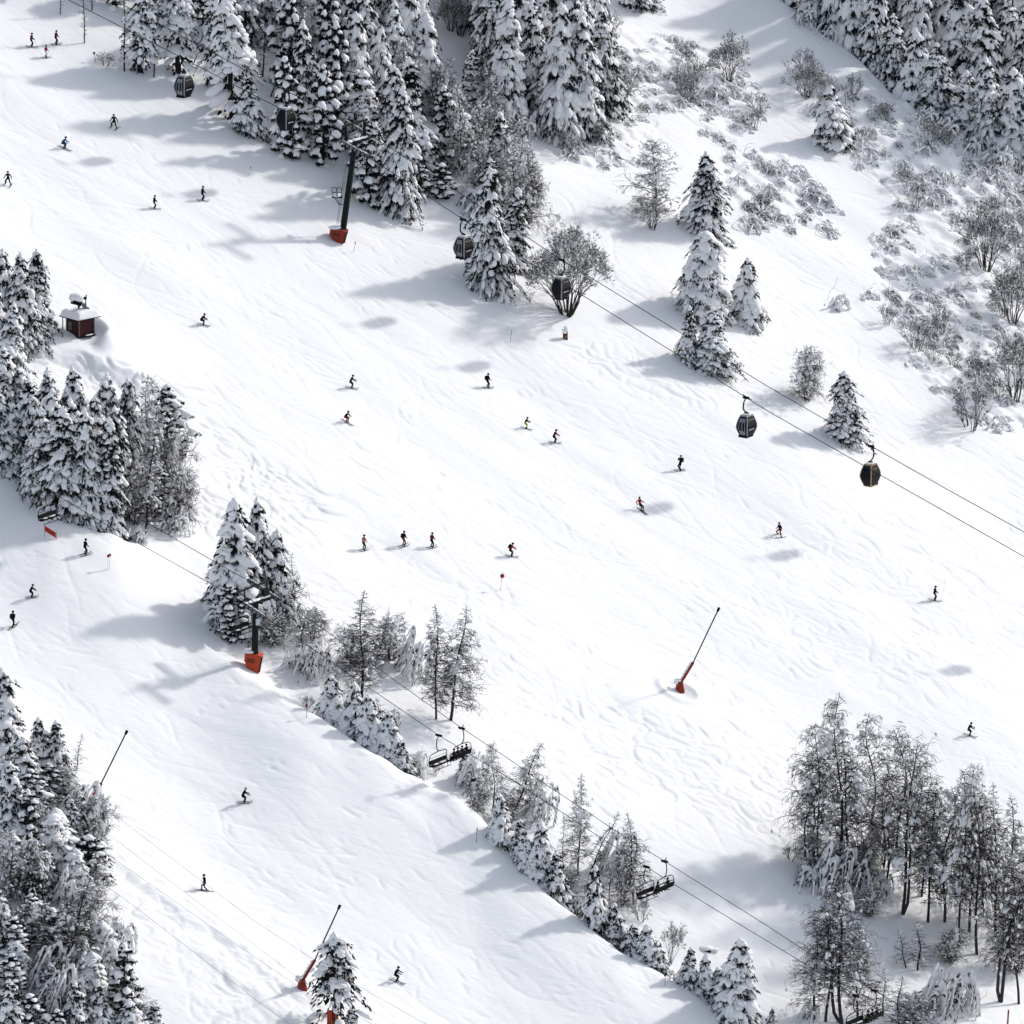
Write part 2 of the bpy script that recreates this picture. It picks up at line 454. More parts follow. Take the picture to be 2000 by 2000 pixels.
PROTO = {}
def make_proto(key, name, label, cat, parts):
    t = thing(name, label, cat, (0, 0, 0))
    d = {q[0]: q for q in parts}
    if 'snow_load' in d:
        base = 'crown' if 'crown' in d else 'stems'
        q = d[base]; q[1].merge(d['snow_load'][1], 1)
        parts = [(base, q[1], [q[2], SNOW], 'snow') if x[0] == base else x for x in parts if x[0] != 'snow_load']
    for (n, acc, m, sm) in parts:
        if acc.n: obj(n, acc, m, t, sm)
    V_ = np.concatenate([v for q in parts for v in q[1].v])
    PROTO[key] = dict(root=t, used=False, mH=float(np.percentile(V_[:, 2], 99.7)), mW=2 * float(np.percentile(np.hypot(V_[:, 0], V_[:, 1]), 98.5)))

def spruce(key, H=10.0, R=1.9, seed=0, snow=1.0, droop=0.75, dens=1.0, z0=0.05, pw=0.8, name='spruce_tree', big=1.0):
    r = random.Random(seed); dens *= 1.28
    tr, cr, sn = Acc(), Acc(), Acc()
    bend = [(r.uniform(-.1, .1), r.uniform(-.1, .1)) for _ in range(6)]
    tp = [np.array([bend[i][0], bend[i][1], H * i / 5.0]) if i else np.zeros(3) for i in range(6)]
    tr.path(tp, [0.16 * H / 10 * (1 - 0.93 * i / 5) + 0.01 for i in range(6)], 6)
    z = H * z0; ph1, ph2 = r.uniform(0, 6), r.uniform(0, 6)
    bc, bx, na, nb, nw, ta, tb = [], [], [], [], [], [], []
    while z < H * 0.965:
        t = z / H
        Rz = R * (1 - t) ** pw + 0.10
        if t < 0.12: Rz *= 0.75 + 2 * t
        n = max(4, int((5.0 + 3.4 * (1 - t)) * dens))
        a0 = r.uniform(0, 6.28)
        for k in range(n):
            a = a0 + k * 6.283 / n + r.uniform(-.3, .3)
            L = Rz * r.uniform(0.50, 1.22) * (1 + .22 * math.sin(a + ph1 + 5 * t) + .12 * math.sin(2 * a + ph2 + 9 * t))
            zz = min(H * .96, z + r.uniform(-.6, .6) * (1 - .55 * t))
            dr = droop * r.uniform(0.7, 1.6)
            ca, sa = math.cos(a), math.sin(a)
            def P(s, off=0.0):
                return np.array([ca * L * s - sa * off, sa * L * s + ca * off, zz + 0.12 * L * s - dr * L * s * s * 0.9])
            ta.append(P(0)); tb.append(P(.5)); ta.append(P(.5)); tb.append(P(1.0))
            wid = min(0.36, 0.14 + 0.16 * L) * big * r.uniform(.55, 1.15)
            hasnow = r.random() < 0.93 * snow
            m = 3 if L > 0.7 else 2
            if hasnow:
                for i in range(m):
                    s = 0.34 + 0.60 * (i + r.uniform(0, .5)) / m
                    p = P(s); d = P(min(1.05, s + .12)) - P(s - .12)
                    w = wid * r.uniform(0.6, 1.2) * (1.1 - 0.45 * s)
                    bc.append(p + np.array([0, 0, 0.45 * w])); bx.append(frame_axes(d, max(w, L * 0.62 / m) * r.uniform(.75, 1.1), w, w * r.uniform(.5, .75)))
                # side tongues
                for i in range(int(r.choice([1, 2, 3, 4]) * (1 if L > .5 else 0))):
                    s = r.uniform(.45, .9); sd = r.choice([-1, 1])
                    o1 = sd * L * r.uniform(.16, .34)
                    p = P(s, o1) + np.array([0, 0, -0.10 * abs(o1)])
                    d = np.array([ca * .6 - sa * sd * .5, sa * .6 + ca * sd * .5, -1.25])
                    w = wid * r.uniform(.35, .7)
                    bc.append(p + np.array([0, 0, .3 * w])); bx.append(frame_axes(d, w * r.uniform(1.4, 2.7), w * .9, w * .6))
            # needles: hanging fringe below and around
            nn = int(11 + 15 * min(L, 2.0))
            for i in range(nn):
                s = r.uniform(.12, 1.08); o1 = r.uniform(-1, 1) * (0.10 + 0.30 * L * min(1, 1.25 - s))
                p = P(s, o1) + np.array([0, 0, r.uniform(-.10, .02)])
                q = p + np.array([ca * r.uniform(.05, .3) - sa * o1 * .3, sa * r.uniform(.05, .3) + ca * o1 * .3, -r.uniform(.12, .42)])
                na.append(p); nb.append(q); nw.append(r.uniform(.07, .14))
        z += (0.30 + 0.20 * (1 - t)) / dens * (H / 10) ** 0.5
    for i in range(int(20 * snow * big)):                   # broad cushions
        t = r.uniform(.06, .92); Rz = R * (1 - t) ** pw; a = r.uniform(0, 6.28); q = Rz * r.uniform(.45, .85); w = min(.50, .16 + .24 * Rz) * r.uniform(.5, 1.1) * big
        bc.append(np.array([math.cos(a) * q, math.sin(a) * q, H * t - droop * q * .45])); bx.append(frame_axes((math.cos(a), math.sin(a), -1.0), w * 1.5, w * .9, w * .55))
    for i in range(int(330 * dens)):                        # inner dark foliage
        t = r.uniform(0.03, .93); Rz = (R * (1 - t) ** pw) * r.uniform(.1, .62); a = r.uniform(0, 6.28)
        p = np.array([math.cos(a) * Rz, math.sin(a) * Rz, H * t]); q = p + np.array([math.cos(a) * .25, math.sin(a) * .25, -r.uniform(.3, .7)])
        na.append(p); nb.append(q); nw.append(r.uniform(.14, .3))
    top = np.array([0, 0, H])
    for i in range(4):
        p = top - np.array([0, 0, r.uniform(0, .7)]); na.append(p); nb.append(p + np.array([r.uniform(-.2, .2), r.uniform(-.2, .2), r.uniform(-.1, .15)])); nw.append(.06)
    bc.append(top - np.array([0, 0, .28])); bx.append(frame_axes((0.01, 0, 1), .34, .13 * big, .13 * big))
    for i in range(8):
        a = r.uniform(0, 6.28); q = .10 + .045 * i; bc.append(top - np.array([-q * math.cos(a), -q * math.sin(a), .30 + .17 * i])); bx.append(frame_axes((math.cos(a), math.sin(a), -1.3), .26, .15 * big, .12 * big))
    cr.blades(na, nb, np.array(nw)); cr.tubes(ta, tb, 0.035, 0.02, 3)
    sn.blobs(bc, bx, 0.17, 2)
    make_proto(key, name, '', 'tree', [('trunk', tr, BARK, False), ('crown', cr, NEEDLE, False), ('snow_load', sn, SNOW, True)])
    PROTO[key]['H'] = H; PROTO[key]['W'] = 2 * R

def pine(key, H=10.0, R=2.0, seed=0, n=34, trunk_vis=0.25, name='pine_tree'):
    """round-clumped pine with heavy snow cushions"""
    r = random.Random(seed)
    tr, cr, sn = Acc(), Acc(), Acc()
    tp = [np.array([r.uniform(-.15, .15) * (i > 0), r.uniform(-.15, .15) * (i > 0), H * .95 * i / 5.0]) for i in range(6)]
    tr.path(tp, [0.13 * H / 10 * (1 - .85 * i / 5) + .015 for i in range(6)], 6)
    bc, bx, na, nb, nw, ta, tb = [], [], [], [], [], [], []
    for k in range(n):
        t = trunk_vis + (1 - trunk_vis) * ((k + r.random()) / n)
        prof = (math.sin(math.pi * min(1, ((t - trunk_vis) / (1 - trunk_vis)) * .72 + .24))) ** .8
        a = k * 2.4 + r.uniform(-.4, .4)
        L = R * prof * r.uniform(.30, 1.15) * (1 + .3 * math.sin(a + seed))
        if t > .93: L *= .35
        c = np.array([math.cos(a) * L, math.sin(a) * L, H * t - .25 * L])
        w = r.uniform(.22, .56) * (0.65 + .5 * prof) * min(1.1, R / 2)
        ta.append(np.array([0, 0, H * t - .25])); tb.append(c)
        out = np.array([math.cos(a), math.sin(a), -.55])
        bc.append(c + np.array([0, 0, .35 * w])); bx.append(frame_axes(out, w * r.uniform(1.0, 1.35), w * .95, w * .62))
        for j in range(5):
            aa = r.uniform(0, 6.28); rr_ = w * r.uniform(.5, 1.0)
            p = c + np.array([math.cos(aa) * rr_, math.sin(aa) * rr_, r.uniform(-.35, .25) * w]); w2 = w * r.uniform(.28, .55)
            bc.append(p); bx.append(frame_axes((math.cos(aa), math.sin(aa), -.8), w2 * 1.4, w2, w2 * .75))
        for j in range(120):
            aa = r.uniform(0, 6.28); q = r.uniform(.25, 1.15) * w
            p = c + np.array([math.cos(aa) * q, math.sin(aa) * q, -r.uniform(0, .55) * w])
            na.append(p); nb.append(p + np.array([math.cos(aa) * .18, math.sin(aa) * .18, -r.uniform(.05, .45)])); nw.append(r.uniform(.08, .17))
    for i in range(160):
        t = r.uniform(trunk_vis, .95); a = r.uniform(0, 6.28); q = R * .45 * r.random()
        p = np.array([math.cos(a) * q, math.sin(a) * q, H * t]); na.append(p); nb.append(p + np.array([r.uniform(-.3, .3), r.uniform(-.3, .3), -.45])); nw.append(.2)
    bc.append(np.array([0, 0, H * .97])); bx.append(frame_axes((.01, 0, 1), .45, .34, .34))
    cr.blades(na, nb, np.array(nw)); cr.tubes(ta, tb, .06, .03, 4)
    sn.blobs(bc, bx, .10, 2)
    make_proto(key, name, '', 'tree', [('trunk', tr, BARK, False), ('crown', cr, NEEDLE, False), ('snow_load', sn, SNOW, True)])
    PROTO[key]['H'] = H; PROTO[key]['W'] = 2 * R

def larch(key, H=12.0, R=2.1, seed=0, nbr=60, z0=0.14, snow=0.35, trunks=1, frost=0.0, clumps=10, up=0.35, name='larch_tree', cone=0.75, bs=.17, lv=3, curve=.25, droop=.10, tw=1.5):
    """leafless tree: trunk, limbs that fork again and again into fine twigs, snow lying along them"""
    r = random.Random(seed)
    tr, cr, sn = Acc(), Acc(), Acc()
    A, B, R0, R1, SA, SB, SR, bc, bx = [], [], [], [], [], [], [], [], []
    def seg(a, b, r0, r1, sp):
        A.append(a); B.append(b); R0.append(r0); R1.append(r1)
        d = b - a; L = np.linalg.norm(d)
        if L > 1e-6 and abs(d[2]) / L < .85 and r.random() < sp:
            o = np.array([0, 0, r0 * .8 + .012]); SA.append(a + o); SB.append(b + o); SR.append(r0 * .75 + .018)
    def grow(p, d, L, rd, l):
        for _ in range(2):
            d = d + np.array([r.uniform(-.2, .2), r.uniform(-.2, .2), r.uniform(-.14, .10) - droop * (lv - l) * .5]); d /= np.linalg.norm(d)
            q = p + d * L * .5
            seg(p, q, rd, rd * .8, (bs if l >= lv - 1 else bs * .30) + frost)
            if l >= 1:
                for _k in range(2 if l > 1 else 1):
                    ax = np.array([r.gauss(0, 1), r.gauss(0, 1), r.gauss(0, .8)]); nd = d * .75 + ax / np.linalg.norm(ax) * r.uniform(.45, .95); nd /= np.linalg.norm(nd)
                    grow(p + d * L * r.uniform(.2, .5), nd, L * r.uniform(.42, .72), max(.008, rd * .62), l - 1)
            p = q; rd *= .8
        if l == 0 and r.random() < snow * .10:
            w = r.uniform(.07, .16); bc.append(p); bx.append(frame_axes(d, w * 1.6, w, w * .7))
    for tk in range(trunks):
        ox, oy = (r.uniform(-.5, .5), r.uniform(-.5, .5)) if trunks > 1 else (0, 0)
        lx, ly = (ox * 2.0 + r.uniform(-.3, .3), oy * 2.0 + r.uniform(-.3, .3)) if trunks > 1 else (r.uniform(-.4, .4), r.uniform(-.4, .4))
        ph = r.uniform(0, 6); Ht = H * (1 if tk == 0 else r.uniform(.75, .98)); N = 9
        tp = [np.array([ox + lx * (i / N) + curve * math.sin(ph + i * .8) * (i / N), oy + ly * (i / N) + curve * math.cos(ph + i * .7) * (i / N), Ht * i / N]) for i in range(N + 1)]
        tp[0] = np.zeros(3)
        tr.path(tp, [.12 * H / 12 * (1 - .9 * i / N) + .012 for i in range(N + 1)], 6)
        def T(t):
            f = min(N - .001, t * N); i = int(f); return tp[i] * (1 - (f - i)) + tp[i + 1] * (f - i)
        nb = int(nbr / trunks ** .5)
        for k in range(nb):
            t = z0 + (.985 - z0) * ((k + r.random()) / nb); a = k * 2.4 + r.uniform(-.6, .6)
            Rz = R * ((1 - t) ** cone) * (1 if t > z0 + .15 else .55 + 3 * (t - z0)) * (1 + .25 * math.sin(a * 1.0 + seed + 4 * t)) + .15
            L = Rz * r.uniform(.5, 1.1); sl = up * r.uniform(-.2, 2.0)
            d = np.array([math.cos(a), math.sin(a), sl]); d /= np.linalg.norm(d)
            grow(T(t), d, L, .026 * (.6 + .5 * L / R), lv if L > .8 else lv - 1)
    for k in range(clumps):
        t = r.uniform(.3, .95); a = r.uniform(0, 6.28); q = R * (1 - t) ** cone * r.uniform(.3, .95)
        p = np.array([math.cos(a) * q, math.sin(a) * q, H * t]); w = r.uniform(.16, .40)
        for j in range(6):
            p2 = p + np.array([r.uniform(-.35, .35), r.uniform(-.35, .35), r.uniform(-.5, .35)]) * (w / .25) * .8; w2 = w * r.uniform(.35, .8)
            bc.append(p2); bx.append(frame_axes((math.cos(a) + r.uniform(-.5, .5), math.sin(a) + r.uniform(-.5, .5), -1.1), w2 * 1.5, w2 * .8, w2 * .6))
    cr.tubes(A, B, np.array(R0) * tw, np.array(R1) * tw, 3)
    if SA: sn.tubes(SA, SB, SR, np.array(SR) * .7, 4)
    if bc: sn.blobs(bc, bx, .15, 2)
    make_proto(key, name, '', 'tree', [('trunk', tr, BIRCH if name == 'birch_tree' else BARK, False), ('crown', cr, TWIG, False), ('snow_load', sn, SNOW, True)])
    PROTO[key]['H'] = H; PROTO[key]['W'] = 2 * R

def bush(key, H=8.0, R=4.2, seed=0, stems=7, levels=5, spread=.55, snow=.45, name='bush', sr=.10, cat='bush', bl=1.0):
    """multi-stemmed leafless bush, fan shaped"""
    r = random.Random(seed)
    tr, cr, sn = Acc(), Acc(), Acc()
    A, B, R0, R1, SA, SB, SR, bc, bx = [], [], [], [], [], [], [], [], []
    TA, TB, T0, T1 = [], [], [], []
    def grow(p, d, L, rd, lv):
        n = 2 if lv > 1 else 1
        for _ in range(n):
            d = d + np.array([r.uniform(-.16, .16), r.uniform(-.16, .16), r.uniform(-.05, .08)]); d /= np.linalg.norm(d)
            q = p + d * L / n
            if lv >= levels - 1: TA.append(p); TB.append(q); T0.append(rd); T1.append(rd * .85)
            else: A.append(p); B.append(q); R0.append(rd); R1.append(rd * .75)
            if abs(d[2]) < .93 and r.random() < snow:
                o = np.array([0, 0, rd + .012]); SA.append(p + o); SB.append(q + o); SR.append(rd * .7 + .018 * bl)
            if lv <= 1:
                for _q in range(3):
                    e = p + np.array([r.uniform(-.5, .5), r.uniform(-.5, .5), r.uniform(-.1, .5)]) * (L * .8); A.append(p); B.append(e); R0.append(.012); R1.append(.008)
                    if r.random() < snow * .5: SA.append(p + np.array([0, 0, .015])); SB.append(e + np.array([0, 0, .015])); SR.append(.018 * bl)
            p = q; rd *= .85
        if lv == 0: return
        for k in range(r.choice([2, 3, 3]) if lv > 1 else 3):
            ax = np.array([r.gauss(0, 1), r.gauss(0, 1), r.gauss(0, .6)])
            nd = d + ax / np.linalg.norm(ax) * r.uniform(.35, .72); nd[2] -= .03; nd /= np.linalg.norm(nd)
            grow(p, nd, L * r.uniform(.6, .86), max(.008, rd * .66), lv - 1)
    L0 = H * .30
    for k in range(stems):
        a = k * 6.283 / stems + r.uniform(-.3, .3); q = r.uniform(.25, 1) * spread
        d = np.array([math.cos(a) * q * 1.3, math.sin(a) * q * 1.3, 1.0]); d /= np.linalg.norm(d)
        grow(np.array([math.cos(a) * .25, math.sin(a) * .25, -.3]), d, L0 * r.uniform(.8, 1.1), sr, levels)
    cr.tubes(A, B, R0, R1, 3); tr.tubes(TA, TB, T0, T1, 5)
    if SA: sn.tubes(SA, SB, SR, np.array(SR) * .8, 4)
    make_proto(key, name, '', cat, [('stems', tr, BARK, False), ('crown', cr, TWIG, False), ('snow_load', sn, SNOW, True)])
    PROTO[key]['H'] = H; PROTO[key]['W'] = 2 * R

def mound(key, seed=0, n=15, R=1.9, H=1.5, twigs=1.0, snow=1.0, bias=.55, name='snow_bent_shrub', fan=1.0, up=5, th=1.0):
    """shrub bent over by snow: many thin stems arch downhill (+X) under long white ribs, dark twigs between"""
    r = random.Random(seed)
    cr, sn = Acc(), Acc()
    A, B, R0, SA, SB, S0, S1, bc, bx, na, nb = [], [], [], [], [], [], [], [], [], [], []
    for k in range(n):
        a = r.gauss(0, .55) * fan; L = R * r.uniform(.6, 1.45); h = H * r.uniform(.35, 1.1)
        o = np.array([r.uniform(-.75, .35) * R, r.uniform(-.75, .75) * R, -.12])
        ca, sa = math.cos(a), math.sin(a); pts = []; wob = r.uniform(-.25, .25)
        for s in np.linspace(0, 1, 9):
            x = L * s; y = wob * math.sin(3 * s) * R * .4
            zz = h * math.sin(math.pi * min(1, (s * .98) ** .7)) - .12 * s
            pts.append(o + np.array([ca * x - sa * y, sa * x + ca * y, zz]))
        w = r.choice([.05, .07, .09, .13, .17]) * r.uniform(.8, 1.2) * th
        for i in range(8):
            A.append(pts[i] - np.array([0, 0, .03])); B.append(pts[i + 1] - np.array([0, 0, .03])); R0.append(.032)
            if i >= 1 and r.random() < .90 * snow:
                w0 = w * math.sin(math.pi * (i + .4) / 9.2) ** .5 * r.uniform(.8, 1.2)
                SA.append(pts[i] + np.array([0, 0, w0 * .7])); SB.append(pts[i + 1] + np.array([0, 0, w0 * .7])); S0.append(w0); S1.append(w0 * r.uniform(.75, 1.05))
                if r.random() < .16:
                    ww = min(.17, w0 * r.uniform(1.2, 1.7)); bc.append(pts[i] + np.array([0, 0, ww * .4])); bx.append(frame_axes(pts[i + 1] - pts[i], ww * 2.4, ww, ww * .6))
        for j in range(int(13 * twigs)):
            i = r.randint(2, 7); f = r.random(); p = pts[i] * (1 - f) + pts[i + 1] * f + np.array([0, 0, -.04])
            d = np.array([ca * .9 + r.uniform(-.3, .3), sa * .9 + r.uniform(-.3, .3), -r.uniform(.15, .7)]) * r.uniform(.2, .5)
            na.append(p); nb.append(p + d)
    for j in range(int(up * twigs)):                          # upright twigs poking through, some frosted
        a = r.uniform(0, 6.28); q = r.uniform(0, .9) * R; p = np.array([math.cos(a) * q, math.sin(a) * q, 0]); l = r.uniform(.6, 1.5)
        for _ in range(4):
            e = p + np.array([r.uniform(-.25, .45), r.uniform(-.3, .3), l * .5]); A.append(p); B.append(e); R0.append(.016)
            if r.random() < .4: SA.append(p + np.array([0, 0, .02])); SB.append(e + np.array([0, 0, .02])); S0.append(.022); S1.append(.014)
            if r.random() < .6: p = e
            l *= .7
    cr.tubes(A, B, R0, np.array(R0) * .7, 3); cr.blades(na, nb, .075)
    sn.tubes(SA, SB, S0, S1, 7)
    if bc: sn.blobs(bc, bx, .09, 2)
    make_proto(key, name, '', 'shrub', [('stems', cr, TWIG, False), ('snow_load', sn, SNOW, True)])

spruce('S1', 10, 1.9, 1, droop=.9, pw=.68, big=1.1)
spruce('S2', 10, 1.55, 2, droop=.9)
spruce('S3', 10, 2.2, 3, droop=.8, big=1.25, pw=.62)
spruce('S4', 10, 1.25, 4, droop=.95, pw=.65)
spruce('S5', 10, 2.5, 5, snow=.85, pw=.9)
spruce('S0', 9, 2.3, 10, droop=.85, dens=.95, pw=.42, big=1.45)
spruce('SA', 10, 2.0, 81, droop=1.1, dens=.72, pw=.55, snow=.95)
spruce('SB', 10, 2.1, 82, droop=1.2, dens=.9, pw=.75, big=.85)
spruce('SC', 11, 1.8, 83, droop=1.35, dens=.62, pw=.45, big=1.25, z0=.10)
spruce('TP', 9, 2.3, 93, z0=.42, droop=.62, pw=.5, dens=.60, big=1.0, snow=.8, name='pine_tree')
spruce('S6', 7, 2.1, 6, big=1.25, droop=.7)
spruce('S7', 7, 1.7, 7, snow=.9)
spruce('S8', 12, 1.9, 8, droop=1.15, dens=.9, pw=.6, big=1.15)
spruce('S9', 9, 2.0, 9, droop=1.0, dens=.85, pw=.5, big=1.5)
pine('P1', 10, 2.0, 21, 54, .08)
pine('P2', 10, 1.7, 22, 44, .04)
pine('P3', 9, 2.4, 23, 46, .34)
pine('P4', 12, 1.6, 24, 26, .45)
pine('P5', 6, 1.6, 25, 30, .0)
larch('L1', 12, 2.6, 31, 104, clumps=3, cone=.85, up=.15)
larch('L2', 12, 2.2, 32, 92, clumps=7, snow=.5, cone=.8, up=.2)
larch('L3', 14, 3.0, 33, 62, .24, clumps=10, snow=.6, name='birch_tree', up=.55, cone=.42, droop=.22, curve=.5)
larch('L4', 14, 2.8, 34, 74, .30, clumps=9, trunks=2, name='birch_tree', up=.6, cone=.40, droop=.26, curve=.5)
larch('L6', 14, 2.9, 61, 60, .18, clumps=14, name='birch_tree', up=.5, cone=.5, droop=.30, curve=.8, snow=.7)
larch('L7', 14, 3.2, 62, 56, .34, clumps=6, name='birch_tree', up=.75, cone=.35, droop=.2, curve=.7)
larch('L5', 8, 1.6, 35, 52, .1, clumps=1, lv=2)
larch('F1', 9, 2.2, 36, 62, .06, snow=.8, frost=.12, clumps=9, name='frosted_larch_tree', cone=.55)
larch('F2', 7, 2.3, 37, 66, .03, snow=.7, frost=.02, clumps=14, trunks=3, name='frosted_larch_tree', cone=.45, curve=.6)
larch('F3', 7, 2.6, 63, 60, .02, snow=.9, frost=.0, clumps=26, trunks=4, name='frosted_larch_tree', cone=.35, curve=.9, droop=.3)
larch('K1', 11, .55, 38, 46, .08, snow=.6, frost=.2, clumps=0, cone=.1, name='bare_tree', lv=2)
spruce('T1', 12, 1.6, 71, z0=.38, droop=1.15, pw=.42, dens=.75, big=1.1, name='pine_tree')
spruce('T2', 12, 1.6, 72, z0=.46, droop=1.2, pw=.35, dens=.7, big=1.2, name='pine_tree')
bush('B1', 8, 4.3, 41, 15, 6, .80, .30, sr=.13)
bush('B2', 6, 3.0, 42, 13, 5, .55, .22, sr=.075)
bush('B3', 4, 2.2, 43, 10, 4, .85, .25, sr=.06, bl=.7)
bush('B4', 7, 2.4, 44, 9, 5, .40, .25, sr=.08)
mound('M1', 51, 22, 1.7, .95); mound('M2', 52, 30, 2.1, 1.15, up=9); mound('M3', 53, 16, 1.4, .8, twigs=1.3); mound('M4', 54, 24, 1.7, 1.5, twigs=1.6, up=10)
mound('M5', 55, 30, 1.7, 2.3, twigs=1.8, fan=2.2); mound('M6', 56, 14, 1.5, .6, twigs=.8); mound('M7', 57, 18, 1.6, .9, twigs=2.2, snow=.6, up=22)
mound('M8', 58, 26, 2.0, 2.6, twigs=3.4, fan=2.4, th=1.25, up=14); mound('M9', 59, 28, 2.3, 2.2, twigs=3.2, fan=2.0, th=1.15, up=16)

GAMMA = math.atan2(-0.581, 0.814)
def plant(kind, u, v, hpx, label, group=None, wpx=None, mode='auto', lean=0.0, leany=0.0, yaw=None, sink=0.25):
    p = plane_spot(u, v) if mode == 'plane' else ground_at(u, v)
    sc = pxscale(p); P = PROTO[kind]
    s = hpx / (sc * CP) / P['mH']
    sw = (wpx * (1.24 if kind[0] in 'ST' else 1.08) / sc / P['mW']) if wpx else s
    sw = min(max(sw, s * .45), s * 1.9)
    if yaw is None:
        yaw = random.uniform(0, 6.28) if kind[0] != 'M' else GAMMA + random.uniform(-.6, .6)
    p = p - np.array([0, 0, sink * s])
    # tilt about the viewing axis (lean>0: to the right in the photo)
    R_ = Quaternion((0, 1, 0), rad(lean)) @ Quaternion((1, 0, 0), rad(leany))
    if kind[0] == 'M':
        n = Vector((-SX, -SY, 1)).normalized(); R_ = R_ @ Vector((0, 0, 1)).rotation_difference(n)
    q = R_ @ Quaternion((0, 0, 1), yaw)
    rot = q.to_euler(); k_ = random.uniform(.86, 1.16) if kind[0] in 'SPTLF' else 1.0; scl = (sw * k_, sw / k_, s)
    if not P['used']:
        r = P['root']; r.location = Vector([float(a) for a in p]); r.rotation_euler = rot; r.scale = scl; r['label'] = label
        if group: r['group'] = group
        P['used'] = True; return r
    o = dup(P['root'], label, p, rot, scl, group)
    if not group and 'group' in o: del o['group']
    return o

def drop_unused():
    for k, P in PROTO.items():
        if not P['used']:
            for c in list(P['root'].children): bpy.data.objects.remove(c)
            bpy.data.objects.remove(P['root'])
# ================================================================== ropes
GH = 12.2      # gondola rope height above the slope
CH = 8.9       # chairlift rope height above the slope
def rope_pt(u, v, h):
    p = on_plane(u, v, h); return np.array(p)
ROPE_A = [(60, -40), (134, 0), (358, 114), (500, 188), (600, 238), (697, 292), (840, 386), (981, 479), (1250, 647), (1500, 803), (1681, 906), (1847, 1000),
          (2000, 1087), (2200, 1200)]
ROPE_B = [(150, -40), (223, 0), (358, 72), (500, 148), (600, 198), (666, 231), (757, 285), (860, 352), (979, 430), (1090, 503), (1300, 632), (1500, 755), (1699, 870),
          (1845, 953), (2000, 1039), (2200, 1150)]
ROPE_D = [(-60, 818), (52, 893), (298, 1027), (424, 1100), (507, 1146), (611, 1214), (756, 1318), (900, 1421), (992, 1481), (1049, 1521), (1220, 1634),
          (1298, 1682), (1500, 1809), (1585, 1865), (1712, 1937), (1821, 2000), (1960, 2080)]
ROPE_C = [(-60, 860), (52, 932), (240, 1044), (424, 1147), (480, 1181), (603, 1262), (707, 1334), (857, 1436), (1005, 1526), (1181, 1641), (1318, 1728),
          (1500, 1839), (1611, 1906), (1760, 2000), (1900, 2086)]
def rope(pts, h, r, label, group):
    P = np.array([rope_pt(u, v, h) for u, v in pts])
    a = Acc(); a.path(P, r, 6); o = obj('haul_cable', a, STEEL); tag(o, label, 'cable', group)
    return P
PA = rope(ROPE_A, GH, .045, 'near steel cable of the gondola lift, carrying the cabins with side doors showing', 'gondola cables')
PB = rope(ROPE_B, GH, .045, 'far steel cable of the gondola lift, carrying the tan framed cabin', 'gondola cables')
PD = rope(ROPE_D, CH, .035, 'far steel cable of the chairlift, carrying chairs with riders', 'chairlift cables')
PC = rope(ROPE_C, CH, .035, 'near steel cable of the chairlift, carrying the empty chairs', 'chairlift cables')
LOW = [([(150, 1545), (202, 1575), (500, 1801), (603, 1868), (702, 1927), (860, 2016)], 'highest of the thin lift cables crossing the lower left piste'),
       ([(190, 1612), (222, 1637), (500, 1848), (583, 1911), (725, 2000), (800, 2048)], 'second highest thin lift cable crossing the lower left piste'),
       ([(160, 1635), (215, 1672), (500, 1871), (640, 1965), (740, 2030)], 'darkest thin lift cable, above the churned snow at lower left'),
       ([(200, 1725), (248, 1759), (500, 1953), (565, 2000), (640, 2052)], 'lowest thin lift cable in the bottom left of the piste')]
for pts, lab in LOW:
    P = np.array([rope_pt(u, v, 6.5) for u, v in pts]); a = Acc(); a.path(P, .016, 5)
    tag(obj('haul_cable', a, GREY), lab, 'cable', 'thin cables at lower left')

def rope_at(P, u, v):
    """point on the rope polyline nearest to photo position"""
    best = None
    for i in range(len(P) - 1):
        for k in np.linspace(0, 1, 60):
            p = P[i] * (1 - k) + P[i + 1] * k; d = p - CAM; w = np.dot(d, FWD)
            uu = 1000 + FPX * d[0] / w
            e = abs(uu - u)
            if best is None or e < best[0]: best = (e, p, (P[i + 1] - P[i]) / np.linalg.norm(P[i + 1] - P[i]))
    return best[1], best[2]

DV = np.array([FALL[0], FALL[1], 0.0]); PV = np.array([ACR[0], ACR[1], 0.0]); ZV = np.array([0, 0, 1.0])
R3 = np.stack([DV, PV, ZV], 1)      # local X downhill line, Y across (away from camera), Z up
GA = math.atan2(DV[1], DV[0])

